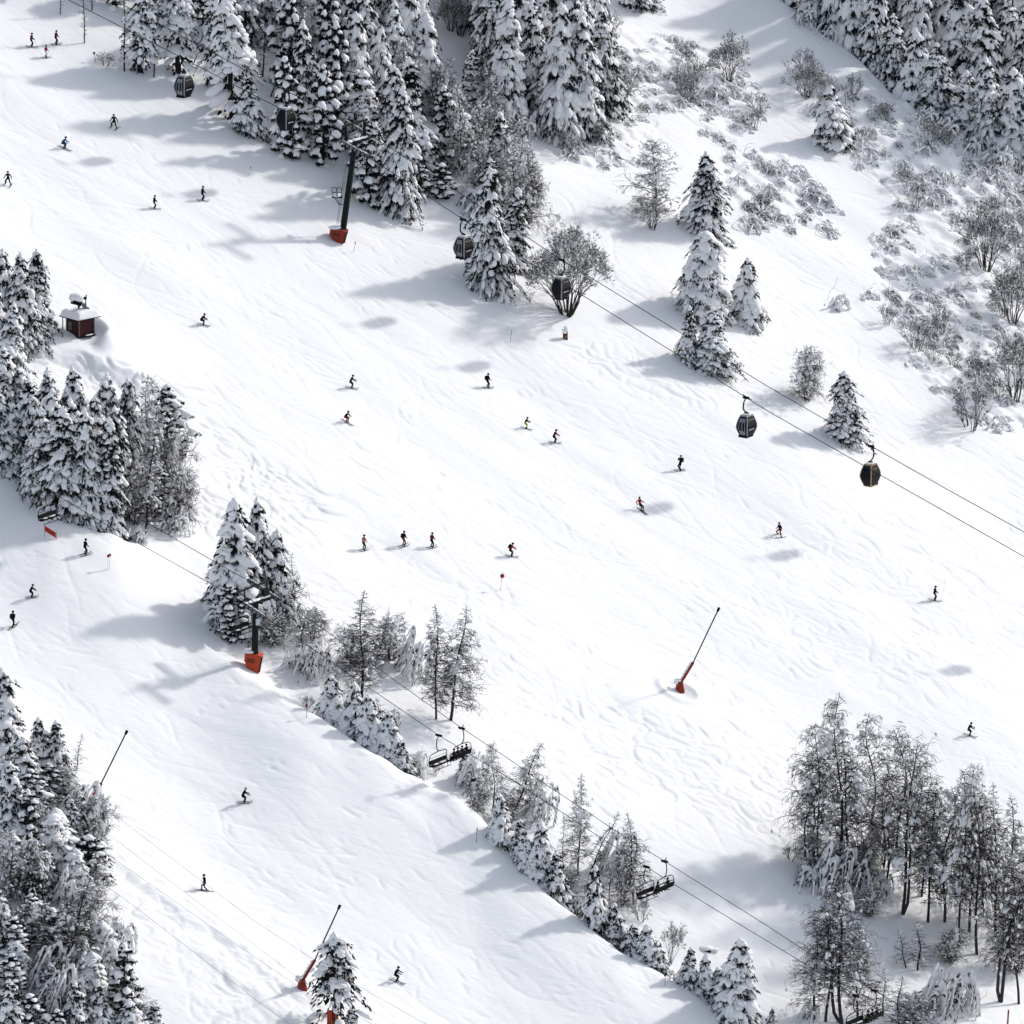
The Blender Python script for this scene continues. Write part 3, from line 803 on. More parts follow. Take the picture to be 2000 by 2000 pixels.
# ================================================================== gondola cabin (local frame: origin = cabin centre)
def hw(z):
    return float(np.interp(z, [-1.25, -.95, -.55, -.18, .1, .5, .9, 1.2], [.60, .74, .90, 1.0, .985, .90, .76, .62]))
CA, CB = .80, 1.02
def cabin(label, loc, doors, frame, near, group='gondola cabins'):
    t = thing('gondola_cabin', label, 'gondola', loc, GA, group)
    zs = [-1.25, -.95, -.55, -.18, .1, .5, .9, 1.2]
    def ring(z, off=0.0):
        k = hw(z); a, b, c = CA * k + off, CB * k + off, .10 * k
        return np.array([[a, -b + c, z], [a, b - c, z], [a - c, b, z], [-a + c, b, z], [-a, b - c, z], [-a, -b + c, z], [-a + c, -b, z], [a - c, -b, z]])
    sh = Acc(); V = np.concatenate([ring(z) for z in zs]); F = []
    for i in range(len(zs) - 1):
        for j in range(8):
            k = (j + 1) % 8; a, b, c, d = i * 8 + j, i * 8 + k, (i + 1) * 8 + k, (i + 1) * 8 + j
            F += [[a, b, c], [a, c, d]]
    for i in range(1, 7): F += [[0, i + 1, i], [56, 56 + i, 57 + i]]
    sh.add(V, F); body = obj('body', sh, CABIN, t)
    def panel(acc, face, u0, u1, z0, z1, off, thick=.02, m=0):
        """face 'x+','x-','y+','y-' ; u as fraction -1..1 of the face width"""
        zz = [z0] + [z for z in zs if z0 < z < z1] + [z1]
        P = []
        for z in zz:
            k = hw(z); a, b = CA * k + off, CB * k + off
            for o in (0, -thick):
                for uu in (u0, u1):
                    if face[0] == 'x':
                        s = 1 if face[1] == '+' else -1; P.append([s * (a + o), uu * CB * (k - .06), z])
                    else:
                        s = 1 if face[1] == '+' else -1; P.append([uu * CA * (k - .06), s * (b + o), z])
        F = []
        for i in range(len(zz) - 1):
            b0, b1 = i * 4, (i + 1) * 4
            for (p, q) in ((0, 1), (1, 3), (3, 2), (2, 0)): F += [[b0 + p, b0 + q, b1 + q], [b0 + p, b1 + q, b1 + p]]
        e = (len(zz) - 1) * 4; F += [[0, 3, 1], [0, 2, 3], [e, e + 1, e + 3], [e, e + 3, e + 2]]
        acc.add(P, F, m)
    for f in ('x+', 'x-'):
        w = Acc(); panel(w, f, -.86, .86, -.30, .92, .025); obj('window', w, GLASS, t)
        lw = Acc(); panel(lw, f, -.80, .80, -1.05, -.42, .022); obj('lower_panel', lw, CABIN, t)
        hb = Acc(); panel(hb, f, -.78, .78, .78, .82, .045); obj('handrail', hb, frame, t)
    ds = 'y-' if doors else 'y+'; ws = 'y+' if doors else 'y-'
    w = Acc(); panel(w, ws, -.86, .86, -.30, .95, .025); obj('window', w, GLASS, t)
    w = Acc(); panel(w, ws, -.84, .84, -1.05, -.40, .022); obj('lower_panel', w, GLASS if not doors else CABIN, t)
    for s in (-1, 1):
        d = Acc(); panel(d, ds, min(s * .06, s * .60), max(s * .06, s * .60), -1.12, .98, .03); dr = obj('door', d, FRAME, t)
        g = Acc(); panel(g, ds, min(s * .14, s * .50), max(s * .14, s * .50), -.52, .55, .045); obj('door_window', g, GLASS, dr)
    for sx in (-1, 1):                                   # corner posts following the curved outline
        for sy in (-1, 1):
            c = Acc(); pts = [np.array([sx * (CA * hw(z) - .03), sy * (CB * hw(z) - .03), z]) for z in zs]
            c.path(pts, .075, 6); obj('corner_post', c, frame, t)
    rf = Acc(); rf.prism([(x * CA * .66, y * CB * .66) for x, y in ((1, -1), (1, 1), (-1, 1), (-1, -1))], 1.19, 1.33, top=.9); obj('roof', rf, frame, t)
    s = Acc(); s.blobs([(0, 0, 1.38), (.2, .2, 1.42), (-.2, -.25, 1.40)], [np.diag([.50, .62, .12]), np.diag([.22, .3, .10]), np.diag([.2, .25, .1])], .1, 2); obj('snow_cap', s, SNOW, t, True)
    bs = Acc(); bs.prism([(x * CA * .66, y * CB * .66) for x, y in ((1, -1), (1, 1), (-1, 1), (-1, -1))], -1.36, -1.24); obj('floor_sill', bs, frame if frame is TAN else STEEL, t)
    rk = Acc()
    for sx in (-.5, -.25, 0, .25, .5): rk.box((sx, -CB * .78 if doors else CB * .78, -1.20), (.05, .10, .14))
    obj('ski_rack', rk, BLACK, t)
    if frame is not TAN:                                  # small pale lettering on the downhill end
        lt = Acc(); zz = -.36
        xx = CA * hw(zz) + .05
        lt.blobs([(xx, -.50, zz)], [np.diag([.012, .09, .09])], 0, 1)
        for i, (w_, h_) in enumerate([(.05, .09), (.04, .07), (.05, .07), (.03, .09), (.05, .07), (.05, .07), (.04, .07)]):
            lt.box((xx, -.30 + i * .115, zz + .02 + (h_ - .07) / 2), (.008, w_ * .8, h_ / 2))
        obj('lettering', lt, WHITE, t)
    # hanger: from the roof up to the cable
    s = -1 if near else 1
    hg = Acc(); hh = GH - 8.8
    pts = [(0, 0, 1.33), (0, 0, 1.62), (0, s * .30, 1.74), (0, s * .62, 1.98), (0, s * .72, 2.4), (0, s * .62, 2.9), (0, s * .30, hh - .14)]
    hg.path(pts, .085, 6); hg.bar((-.3, 0, 1.55), (.3, 0, 1.55), .12); obj('hanger', hg, BLACK, t)
    gp = Acc(); gp.box((0, s * .12, hh - .02), (.36, .16, .12)); gp.bar((-.55, s * .02, hh + .25), (.65, s * .02, hh - .22), .09)
    gp.bar((.1, s * .1, hh), (.1, s * .5, hh + .22), .07); gp.blobs([(-.25, s * .4, hh - .02)], [np.eye(3) * .09], 0, 1); obj('grip', gp, BLACK, t)
    return t
CABINS = [
    (PA, 365, True, FRAME, 'dark gondola cabin with pale doors hanging highest up, before the top left trees', True),
    (PB, 555, False, FRAME, 'dark gondola cabin in front of snowy pines, left of the tall lift tower', False),
    (PA, 910, True, FRAME, 'dark gondola cabin with doors beside the spruce below the lift tower', True),
    (PB, 1092, False, FRAME, 'dark gondola cabin in front of the round leafless bush', False),
    (PA, 1463, True, FRAME, 'grey and black gondola cabin with pale doors over the open piste', True),
    (PB, 1697, False, TAN, 'black gondola cabin with tan corner frame, lowest on the far cable', False),
    (PA, 2032, True, FRAME, 'gondola cabin just beyond the right edge, its shadow on the piste', True),
]
for P, u, doors, fr, lab, near in CABINS:
    p, d = rope_at(P, u - (6 if near else -4), 0)
    off = PV * (0.12 if near else -0.12)
    q = p - ZV * (GH - 8.8) + off
    cabin(lab, q, doors, fr, near)

# ================================================================== lift towers
def loc(o, x, y, z): return np.asarray(o) + DV * x + PV * y + ZV * z
def sheaves(acc_f, acc_w, c, d, L, n, r):
    acc_f.bar(c - d * L / 2 - ZV * .25, c + d * L / 2 - ZV * .25, .12, .22)
    for i in range(n):
        p = c + d * (L * ((i + .5) / n - .5)) - ZV * (.02 + r * .4)
        ring = [p + (d * math.cos(a) + np.cross(PV, d) * math.sin(a)) * r for a in np.linspace(0, 6.283, 11)]
        acc_w.path(ring, .045, 4); acc_w.tubes([p - PV * .10], [p + PV * .10], r * .75, r * .75, 10)

def tower(kind, base, Pn, Pf, label, un, uf, w0, w1, pad_h):
    pn, dn = rope_at(Pn, un, 0); pf, df = rope_at(Pf, uf, 0)
    mid = (pn + pf) / 2; half = abs(np.dot(pf - pn, PV)) / 2
    t = thing(kind, label, 'lift tower', base)
    B = np.asarray(base)
    def O(n, acc, m, par=t, sm=False):
        o = obj(n, acc, m, par, sm)
        if par is t:
            o.location = Vector([float(-a) for a in B])
        return o
    top = mid - ZV * .55
    ax = (top - B) / np.linalg.norm(top - B)
    pole = Acc(); b0 = B - ax * 1.0; ln = np.linalg.norm(top - b0)
    e1 = DV - ax * np.dot(DV, ax); e1 /= np.linalg.norm(e1); e2 = np.cross(ax, e1)
    ring = lambda c, w: [c + e1 * w * math.cos(a) + e2 * w * math.sin(a) for a in np.arange(8) * math.pi / 4 + math.pi / 8]
    V = np.array(ring(b0, w0) + ring(top, w1)); F = []
    for i in range(8):
        j = (i + 1) % 8; F += [[i, j, 8 + j], [i, 8 + j, 8 + i]]
    for i in range(1, 7): F += [[8, 8 + i, 9 + i]]
    pole.add(V, F); O('pole', pole, STEEL)
    arm = Acc(); arm.bar(top - PV * (half + .3), top + PV * (half + .3), .42, .36); arm.bar(top - DV * .9 + ZV * .1, top + DV * .9 + ZV * .1, .25); O('cross_arm', arm, STEEL)
    s = Acc()
    for i in range(9):
        k = -half + 2 * half * i / 8; w = random.uniform(.25, .42)
        s.blobs([top + PV * k + ZV * .28], [np.stack([PV * w * 1.5, DV * w * .8, ZV * w * .55])], .12, 2)
    for pp, dd in ((pn, dn), (pf, df)):
        for i in range(5):
            s.blobs([pp + dd * (-1.5 + .75 * i) - ZV * .02 + PV * .28], [np.stack([dd * .5, PV * .14, ZV * .11])], .15, 2)
    O('snow_load', s, SNOW, sm=True)
    for pp, dd in ((pn, dn), (pf, df)):
        f, w = Acc(), Acc(); sheaves(f, w, pp, dd, 4.3, 8, .26); fr = O('sheave_train', f, STEEL); ww = obj('sheave', w, GREY, fr)
        cw = Acc(); g0 = pp + PV * .45 - ZV * .35      # catwalk beside the wheels with railing
        cw.bar(g0 - dd * 2.0, g0 + dd * 2.0, .45, .06)
        for i in range(6):
            q = g0 + dd * (-2 + .8 * i); cw.bar(q, q + ZV * 1.0, .045)
        cw.bar(g0 - dd * 2 + ZV, g0 + dd * 2 + ZV, .05); cw.bar(g0 - dd * 2 + ZV * .5, g0 + dd * 2 + ZV * .5, .035); O('catwalk', cw, STEEL)
    return t, O, B, ax, e1, e2, top, half, (pn, dn), (pf, df)

gb = ground_at(667, 470)
t, O, B, ax, e1, e2, top, half, _, _ = tower('gondola_tower', gb, PA, PB,
    'tall dark green gondola lift tower with red pad at its foot, beside snowy pines', 690, 697, .42, .34, 1.6)
fr = Acc()
for s in (-1, 1):
    a = top + PV * s * half * .82; fr.bar(a, a + ZV * 2.3, .34)
fr.bar(top - PV * (half + .15) + ZV * 2.35, top + PV * (half + .15) + ZV * 2.35, .26, .24); O('lifting_frame', fr, STEEL)
rl = Acc()
for k in np.linspace(-.8, .8, 7): rl.bar(top + PV * k * half, top + PV * k * half + ZV * 1.05, .05)
rl.bar(top - PV * half * .8 + ZV * 1.05, top + PV * half * .8 + ZV * 1.05, .05); O('railing', rl, STEEL)
ld = Acc()
for s in (-.17, .17):
    ld.bar(B - e1 * .95 + e2 * s + ax * 1.9, top - e1 * .75 + e2 * s, .04)
for i in range(34):
    p = B - e1 * .93 + ax * (1.9 + i * .29); ld.bar(p - e2 * .17, p + e2 * .17, .03)
O('ladder', ld, GREY)
pf = Acc(); pc = B - np.array([1, 0, 0]) * 1.25 + ax * 5.3
pf.box(pc + ZV * .0, (.62, .45, .04))
for (x, w) in ((-.6, .32), (.02, .32)):
    for (a, b) in (((x, 0), (x, 1.25)), ((x + .5, 0), (x + .5, 1.2)), ((x, 1.25), (x + .5, 1.2)), ((x, .62), (x + .5, .62))):
        pf.bar(pc + np.array([a[0], -.3, a[1]]), pc + np.array([b[0], -.3, b[1]]), .07)
pf.bar(pc + np.array([-.4, 0, 0]), pc + np.array([.25, 0, -.95]), .07); pf.bar(pc + np.array([-.15, 0, 0]), pc + np.array([.4, 0, -.95]), .07)
pf.bar(pc + np.array([.2, 0, -.95]), pc + np.array([1.1, 0, -.95]), .07)
pfo = O('work_platform', pf, STEEL)
s = Acc(); s.blobs([pc + ZV * .12], [np.diag([.6, .4, .14])], .1, 2); obj('snow', s, SNOW, pfo, True)
def wedge_pad(B, e1, e2, ax, w, h, mt, O, marks=True, name='foot_pad'):
    pd = Acc(); c = B
    P = []
    for (x, z) in ((-.72 * w, h), (-.80 * w, h * .62), (-.48 * w, h * .20), (.12 * w, -.15 * h), (.46 * w, -.12 * h), (.86 * w, h * .82), (.42 * w, h * .93)):
        for y in (-.62 * w, .62 * w): P.append(c + RG * x + np.array([0, y, 0]) + ZV * z)
    n = 7; F = []
    for i in range(n):
        j = (i + 1) % n; F += [[2 * i, 2 * i + 1, 2 * j + 1], [2 * i, 2 * j + 1, 2 * j]]
    for i in range(1, n - 1): F += [[0, 2 * i, 2 * (i + 1)], [1, 2 * (i + 1) + 1, 2 * i + 1]]
    pd.add(P, F); pad = O(name, pd, mt)
    if marks:
        mk = Acc()
        for row, zz in enumerate((.72, .60)):
            for i in range(5):
                mk.box(c + RG * (-.48 + .13 * i) * w + np.array([0, -.62 * w - .012, 0]) + ZV * h * (zz - .02 * i), (.05 * w, .006, .04 * h))
        obj('printed_marks', mk, PRINT, pad)
    st = Acc(); st.bar(c + RG * .50 * w + np.array([0, -.64 * w, 0]) - ZV * h * .05, c + RG * .74 * w + np.array([0, -.64 * w, 0]) + ZV * h * .78, .02, .16 * w); obj('pad_edge', st, PRINT, pad)
    sn = Acc(); sn.blobs([c - RG * .35 * w + ZV * (h + .12)], [np.diag([.62 * w, .6 * w, .26])], .1, 2); obj('snow', sn, SNOW, pad, True)
RG = np.array([1.0, 0, 0])
wedge_pad(B - RG * .35, e1, e2, ax, 1.35, 1.5, RED, O)

cb = ground_at(497, 1308)
t, O, B, ax, e1, e2, top, half, _, _ = tower('chairlift_tower', cb, PC, PD,
    'dark green chairlift tower with bright orange pad and small signs on its pole', 486, 512, .42, .34, 1.7)
fr = Acc(); fr.bar(top - PV * (half + 1.2) + ZV * 1.9, top + PV * (half + 1.0) + ZV * 1.9, .16, .16)
for s in (-1, 1): fr.bar(top + PV * s * half * .85, top + PV * s * half * .85 + ZV * 1.9, .16)
fr.bar(top + PV * half * .55 + ZV * .8, top + PV * half * .95 + ZV * .8, .5, .8); O('lifting_frame', fr, STEEL)
arc = Acc(); arc.path([top + PV * (half * k) + ZV * (.25 + .45 * math.sin(math.pi * (k + .1) / 1.1)) for k in np.linspace(-.1, 1, 9)], .16, 6); O('curved_arm', arc, STEEL)
ld = Acc()
for s in (-.15, .15): ld.bar(B - e1 * .75 + e2 * s + ax * 2.0, top - e1 * .65 + e2 * s, .04)
for i in range(20):
    p = B - e1 * .72 + ax * (2.0 + i * .3); ld.bar(p - e2 * .15, p + e2 * .15, .03)
O('ladder', ld, GREY)
sg = Acc(); c = B + ax * 5.7 + RG * .30 + np.array([0, -.47, 0]); sg.box(c, (.24, .02, .38)); so = O('notice_sign', sg, BLUEP)
m_ = Acc(); m_.box(c + np.array([0, -.025, .02]), (.16, .004, .24)); obj('sheet', m_, WHITE, so)
sg = Acc(); c = B + ax * 6.6 + RG * .38 + np.array([0, -.47, 0]); sg.box(c, (.22, .02, .26)); so = O('warning_sign', sg, WHITE)
m_ = Acc(); m_.path([c + np.array([.13 * math.cos(a), -.03, .13 * math.sin(a)]) for a in np.linspace(0, 6.283, 13)], .025, 4); m_.bar(c + np.array([-.09, -.03, -.09]), c + np.array([.09, -.03, .09]), .03)
obj('red_ring', m_, RED, so)
wedge_pad(B - RG * .1, e1, e2, ax, 1.25, 2.0, ORANGE, O)

# ================================================================== people
def ik(a, b, l1, l2, bend):
    a = np.asarray(a, float); b = np.asarray(b, float); d = b - a; L = min(np.linalg.norm(d), (l1 + l2) * .995); dn = d / (np.linalg.norm(d) + 1e-9)
    x = (l1 * l1 - l2 * l2 + L * L) / (2 * L); h = math.sqrt(max(l1 * l1 - x * x, 0))
    bd = np.asarray(bend, float); bd = bd - dn * np.dot(bd, dn); bd /= np.linalg.norm(bd) + 1e-9
    return a + dn * x + bd * h

POSES = {   # hip x, hip z, torso lean deg, feet (x,y) front/back, hands relative to shoulder centre (x,z), spread y
 'stand': dict(hx=-.02, hz=.88, th=12, feet=((.02, .13), (-.02, -.13)), hands=((.28, -.36), (.22, -.40)), sp=.24, head=8),
 'cruise': dict(hx=-.12, hz=.80, th=32, feet=((.05, .13), (-.03, -.13)), hands=((.42, -.30), (.40, -.34)), sp=.24, head=6),
 'tuck': dict(hx=-.20, hz=.72, th=48, feet=((.08, .13), (-.02, -.13)), hands=((.34, -.28), (.30, -.34)), sp=.18, head=-12),
 'wide': dict(hx=.0, hz=.82, th=8, feet=((.0, .32), (.0, -.32)), hands=((.10, -.42), (.05, -.44)), sp=.46, head=10),
 'photo': dict(hx=.0, hz=.88, th=-4, feet=((.05, .13), (-.05, -.13)), hands=((.26, .06), (.24, .04)), sp=.10, head=5),
 'lean': dict(hx=-.22, hz=.74, th=-14, feet=((.10, .12), (.02, -.12)), hands=((.42, -.20), (-.05, -.42)), sp=.30, head=18),
 'stride': dict(hx=.0, hz=.86, th=6, feet=((.32, .10), (-.28, -.10)), hands=((.20, -.40), (-.10, -.42)), sp=.20, head=5),
 'sit': dict(hx=.0, hz=.0, th=6, feet=((.52, .14), (.50, -.14)), hands=((.32, -.34), (.32, -.34)), sp=.20, head=4),
}
def mitt_parts(): pass
def person(p, heading, pose, jacket, trousers, helmet, label, h=1.75, gf=0.0, gl=0.0, pack=None, skis=True, skicol=BLACK, group=None, sit=False, board=False):
    t = thing('person', label, 'person', p, heading, group)
    Q = POSES[pose]; k = h / 1.75
    hz = Q['hz'] if not sit else .10
    hip = np.array([Q['hx'], 0, hz]); th = rad(Q['th']); td = np.array([math.sin(th), 0, math.cos(th)])
    feet = []
    for i, s in enumerate((1, -1)):
        fx, fy = Q['feet'][i]
        if sit: feet.append(np.array([fx, fy, -.42]))
        else: feet.append(np.array([fx, fy, .12 + gf * fx + gl * fy]))
    sh = hip + td * .48; neck = hip + td * .57
    hd = rad(Q['th'] * .35 + Q['head']); hdv = np.array([math.sin(hd), 0, math.cos(hd)])
    head0 = neck + hdv * .08; head1 = neck + hdv * .20
    vs, rs, ed, lab = [], [], [], []
    def V(pt, r, l): vs.append(np.asarray(pt, float)); rs.append(r); lab.append(l); return len(vs) - 1
    ip = V(hip, (.15, .17), 'T'); iw = V(hip + td * .20, (.135, .155), 'J'); ic = V(hip + td * .38, (.155, .18), 'J'); ish = V(sh + td * .03, (.11, .14), 'J')
    inn = V(neck + td * .02, (.065, .065), 'H'); ih0 = V(head0, (.095, .085), 'H'); ih1 = V(head1, (.105, .095), 'H')
    ed += [(ip, iw), (iw, ic), (ic, ish), (ish, inn), (inn, ih0), (ih0, ih1)]
    hands = []
    for i, s in enumerate((1, -1)):
        hipj = hip + np.array([0, s * .10, -.04]); f = feet[i]
        kn = ik(hipj, f, .44, .43, np.array([1, s * .12, .2]))
        a = V(hipj, (.115, .12), 'T'); b = V(kn, (.082, .085), 'T'); b2 = V(kn * .45 + f * .55, (.075, .08), 'T'); c = V(f, (.068, .07), 'B'); d = V(f + np.array([.17, 0, -.05 + gf * .17 * (not sit)]), (.05, .05), 'B')
        ed += [(ip, a), (a, b), (b, b2), (b2, c), (c, d)]
        shj = sh + np.array([0, s * .20, -.01]); hx, hzz = Q['hands'][i]
        hp = sh + np.array([hx, s * Q['sp'], hzz])
        el = ik(shj, hp, .29, .27, np.array([-.6, s * .5, -.8]))
        a = V(shj, (.085, .085), 'J'); b = V(el, (.066, .066), 'J'); c = V(hp - (hp - el) * .12, (.052, .052), 'J'); hd_ = (hp - el) / np.linalg.norm(hp - el)
        g = V(hp + hd_ * .05, (.050, .040), 'G'); g2 = V(hp + hd_ * .12 + np.array([0, 0, -.02]), (.040, .030), 'G')
        tb = V(hp + hd_ * .06 + np.array([.02, -s * .055, .03]), (.022, .022), 'G')
        ed += [(ish, a), (a, b), (b, c), (c, g), (g, g2), (g, tb)]
        hands.append(hp + hd_ * .07)
    vs = np.array(vs) * k
    me = bpy.data.meshes.new('body'); me.from_pydata([tuple(v) for v in vs], ed, []); me.update()
    o = bpy.data.objects.new('body', me); C.objects.link(o)
    md = o.modifiers.new('Skin', 'SKIN'); md.use_smooth_shade = True
    sv = me.skin_vertices[0].data
    for i, r in enumerate(rs): sv[i].radius = (r[0] * k, r[1] * k); sv[i].use_root = (i == 0)
    ss = o.modifiers.new('Sub', 'SUBSURF'); ss.levels = 1; ss.render_levels = 1
    bpy.context.view_layer.update()
    dg = bpy.context.evaluated_depsgraph_get(); ev = o.evaluated_get(dg)
    m2 = bpy.data.meshes.new_from_object(ev); o.modifiers.clear(); o.data = m2; bpy.data.meshes.remove(me)
    m2.name = 'body'
    keys = ['J', 'T', 'B', 'G', 'H']
    m2.materials.clear()
    for mm in (jacket, trousers, BLACK, BLACK, SKIN): m2.materials.append(mm)
    cen = np.array([pl.center[:] for pl in m2.polygons])
    segs = [(vs[a], vs[b], lab[b]) for a, b in ed]
    D = []
    for a, b, l in segs:
        ab = b - a; tt = np.clip(((cen - a) @ ab) / (ab @ ab), 0, 1); D.append(np.linalg.norm(cen - (a + tt[:, None] * ab), axis=1))
    wi = np.argmin(np.array(D), 0)
    m2.polygons.foreach_set('material_index', np.array([keys.index(segs[i][2]) for i in wi], dtype=np.int32))
    m2.polygons.foreach_set('use_smooth', np.ones(len(m2.polygons), bool)); m2.update()
    o.parent = t
    # helmet, goggles
    hc = (head0 * .35 + head1 * .65) * k
    he = Acc(); he.blobs([hc + np.array([-.015, 0, .045]) * k], [np.diag([.150, .130, .120]) * k], 0, 2); obj('helmet', he, helmet, t, True)
    go = Acc(); go.blobs([hc + np.array([.105, 0, .0]) * k], [np.diag([.035, .088, .045]) * k], 0, 2); obj('goggles', go, GLASS, t, True)
    if pack:
        pk = Acc(); M = np.stack([np.array([td[2], 0, -td[0]]), np.array([0, 1, 0]), td], 1)
        c = (hip + td * .30 + M[:, 0] * -.24) * k
        pk.box(c, np.array([.09, .15, .22]) * k, M); pk.blobs([c + td * .20 * k], [np.diag([.11, .15, .09]) * k], .05, 2); obj('backpack', pk, pack, t)
    if skis:
        for f in feet:
            sk = Acc(); zf = f[2] - .085; n = 9; ln0, ln1 = -.72, .92; V_, F_ = [], []
            for i in range(n):
                x = ln0 + (ln1 - ln0) * i / (n - 1); w = .042 * (1 if 0 < i < n - 1 else .5); up = .14 * max(0, (i - (n - 3)) / 2) ** 2
                zz = zf + (gf if not sit else -.25) * x + up
                for yy, z2 in ((-w, 0), (w, 0), (w, .03), (-w, .03)): V_.append((f[0] + x, f[1] + yy, zz + z2))
            for i in range(n - 1):
                for j in range(4):
                    a, b = i * 4 + j, i * 4 + (j + 1) % 4; F_ += [[a, b, b + 4], [a, b + 4, a + 4]]
            F_ += [[0, 2, 1], [0, 3, 2], [n * 4 - 4, n * 4 - 3, n * 4 - 2], [n * 4 - 4, n * 4 - 2, n * 4 - 1]]
            sk.add(np.array(V_) * k, F_); sk.box((f + np.array([.02, 0, -.045])) * k, (.17 * k, .045 * k, .022 * k)); obj('ski', sk, skicol, t)
    return t, [h_ * k for h_ in hands]

def col(name, c): return mat(name, c, .8, spec=.06, noise=.25, nscale=6)
K1 = col('black_cloth', (.006, .006, .008)); K2 = col('charcoal_cloth', (.016, .017, .021)); NAVY = col('navy_cloth', (.014, .022, .055))
REDJ = col('red_cloth', (.33, .012, .018)); DRED = col('dark_red_cloth', (.12, .010, .018)); BLUE = col('blue_cloth', (.01, .12, .34))
DGREEN = col('dark_green_cloth', (.012, .055, .035)); LIME = col('lime_cloth', (.38, .42, .04)); SALM = col('salmon_cloth', (.50, .17, .12))
WHT = col('white_cloth', (.7, .7, .72)); REDT = col('red_trousers', (.26, .012, .018)); GRN = col('green_helmet', (.03, .22, .09)); YEL = col('yellow_helmet', (.35, .33, .10))
DARKSKI = mat('dark_ski', (.02, .02, .025), .5, spec=.1, noise=.2)
# u, v (feet), ski angle in the photo, pose, jacket, trousers, helmet, pack, height, label
SK = [
 (61, 92, -6, 'stand', DRED, K1, K1, None, 1.72, 'skier in dark red jacket leaning on a pole, leftmost of three at top left', 1),
 (109, 87, 2, 'stand', DRED, K1, DRED, None, 1.72, 'skier in dark red and black standing upright near the top left bare trunk', 0),
 (89, 113, 4, 'stand', REDJ, WHT, DRED, None, 1.55, 'small skier in red jacket and white trousers', 0),
 (223, 250, 232, 'wide', K1, K1, K1, None, 1.75, 'skier in black with arms and skis apart in the dappled tree shade', 2),
 (125, 290, -27, 'tuck', BLUE, DGREEN, K1, None, 1.80, 'crouching skier in bright blue jacket', 0),
 (16, 361, 245, 'wide', K1, K1, K1, None, 1.70, 'skier in black at the upper left edge of the picture, legs apart', 0),
 (301, 408, -8, 'stand', K1, K2, K2, None, 1.62, 'short skier in black left of the pole holding skier below the trees', 0),
 (395, 392, -5, 'stand', K1, K1, K1, None, 1.75, 'black clad skier trailing a pole, standing in a pale round shadow', 1),
 (396, 635, -14, 'tuck', K1, K1, DRED, None, 1.70, 'dark skier bending forward alone, right of the red hut', 1),
 (686, 758, -12, 'cruise', K2, K1, K1, None, 1.70, 'dark skier with arms forward above the red trousered skier mid slope', 0),
 (952, 758, 3, 'stand', K1, K1, K1, K1, 1.75, 'black skier with backpack standing sideways in the centre of the piste', 0),
 (677, 825, -32, 'tuck', K1, REDT, K1, None, 1.70, 'skier in black jacket and red trousers pointing skis downhill', 0),
 (1027, 837, -17, 'cruise', K1, LIME, K1, None, 1.50, 'skier in dark jacket with lime yellow trousers', 0),
 (1083, 865, -7, 'cruise', DRED, K1, K1, None, 1.72, 'skier in dark red jacket, arms out and pole planted, beside the lime trousered skier', 1),
 (1329, 919, 182, 'photo', K1, K1, GRN, DGREEN, 1.80, 'skier with green helmet and pack holding both hands up to the face', 0),
 (1253, 998, -40, 'lean', REDJ, K1, DRED, None, 1.75, 'skier in bright red jacket leaning back in a turn', 1),
 (1523, 1047, 184, 'wide', K1, REDT, REDJ, None, 1.70, 'skier with red hat and red trousers and black top, legs apart', 0),
 (1825, 1173, -12, 'stand', K1, K1, K2, None, 1.75, 'black skier facing the camera near the right edge, pole beside the skis', 1),
 (1893, 1437, -19, 'cruise', K1, K1, K1, None, 1.72, 'black skier crouched above the lower right birch wood', 0),
 (710, 1075, 12, 'stand', SALM, DGREEN, K1, None, 1.78, 'skier in salmon jacket and green trousers, left of a row of three', 0),
 (788, 1067, 12, 'stand', K1, REDT, K1, K1, 1.75, 'skier in black jacket with backpack and red trousers, middle of a row of three', 0),
 (843, 1070, 11, 'stand', DRED, K1, K1, None, 1.75, 'skier in burgundy jacket and black trousers, right of a row of three', 0),
 (998, 1087, -10, 'cruise', REDJ, K1, K1, K1, 1.75, 'skier in red jacket with black backpack above the orange disc marker', 0),
 (166, 1084, 3, 'stand', K1, K1, K1, None, 1.80, 'black skier standing near the two red topped poles', 0),
 (61, 1167, -8, 'cruise', K1, K1, K1, None, 1.60, 'slim black skier bending knees below the red banner', 0),
 (25, 1225, 22, 'stride', K1, K1, K1, K1, 1.80, 'black skier with backpack seen from behind at the left edge', 0),
 (476, 1568, -12, 'cruise', K1, K1, YEL, None, 1.80, 'black skier with yellowish helmet alone on the lower left piste', 1),
 (400, 1740, 172, 'stride', K1, NAVY, K1, None, 1.80, 'skier striding in black jacket and navy trousers over the thin cables', 0),
 (774, 1917, -24, 'cruise', K1, K1, K1, None, 1.80, 'black skier with pole trailing, lowest in the picture, right of the lone pine', 1),
]
A_IMG = SX * CP; K_IMG = SY * CP + SP
SKIERS = []
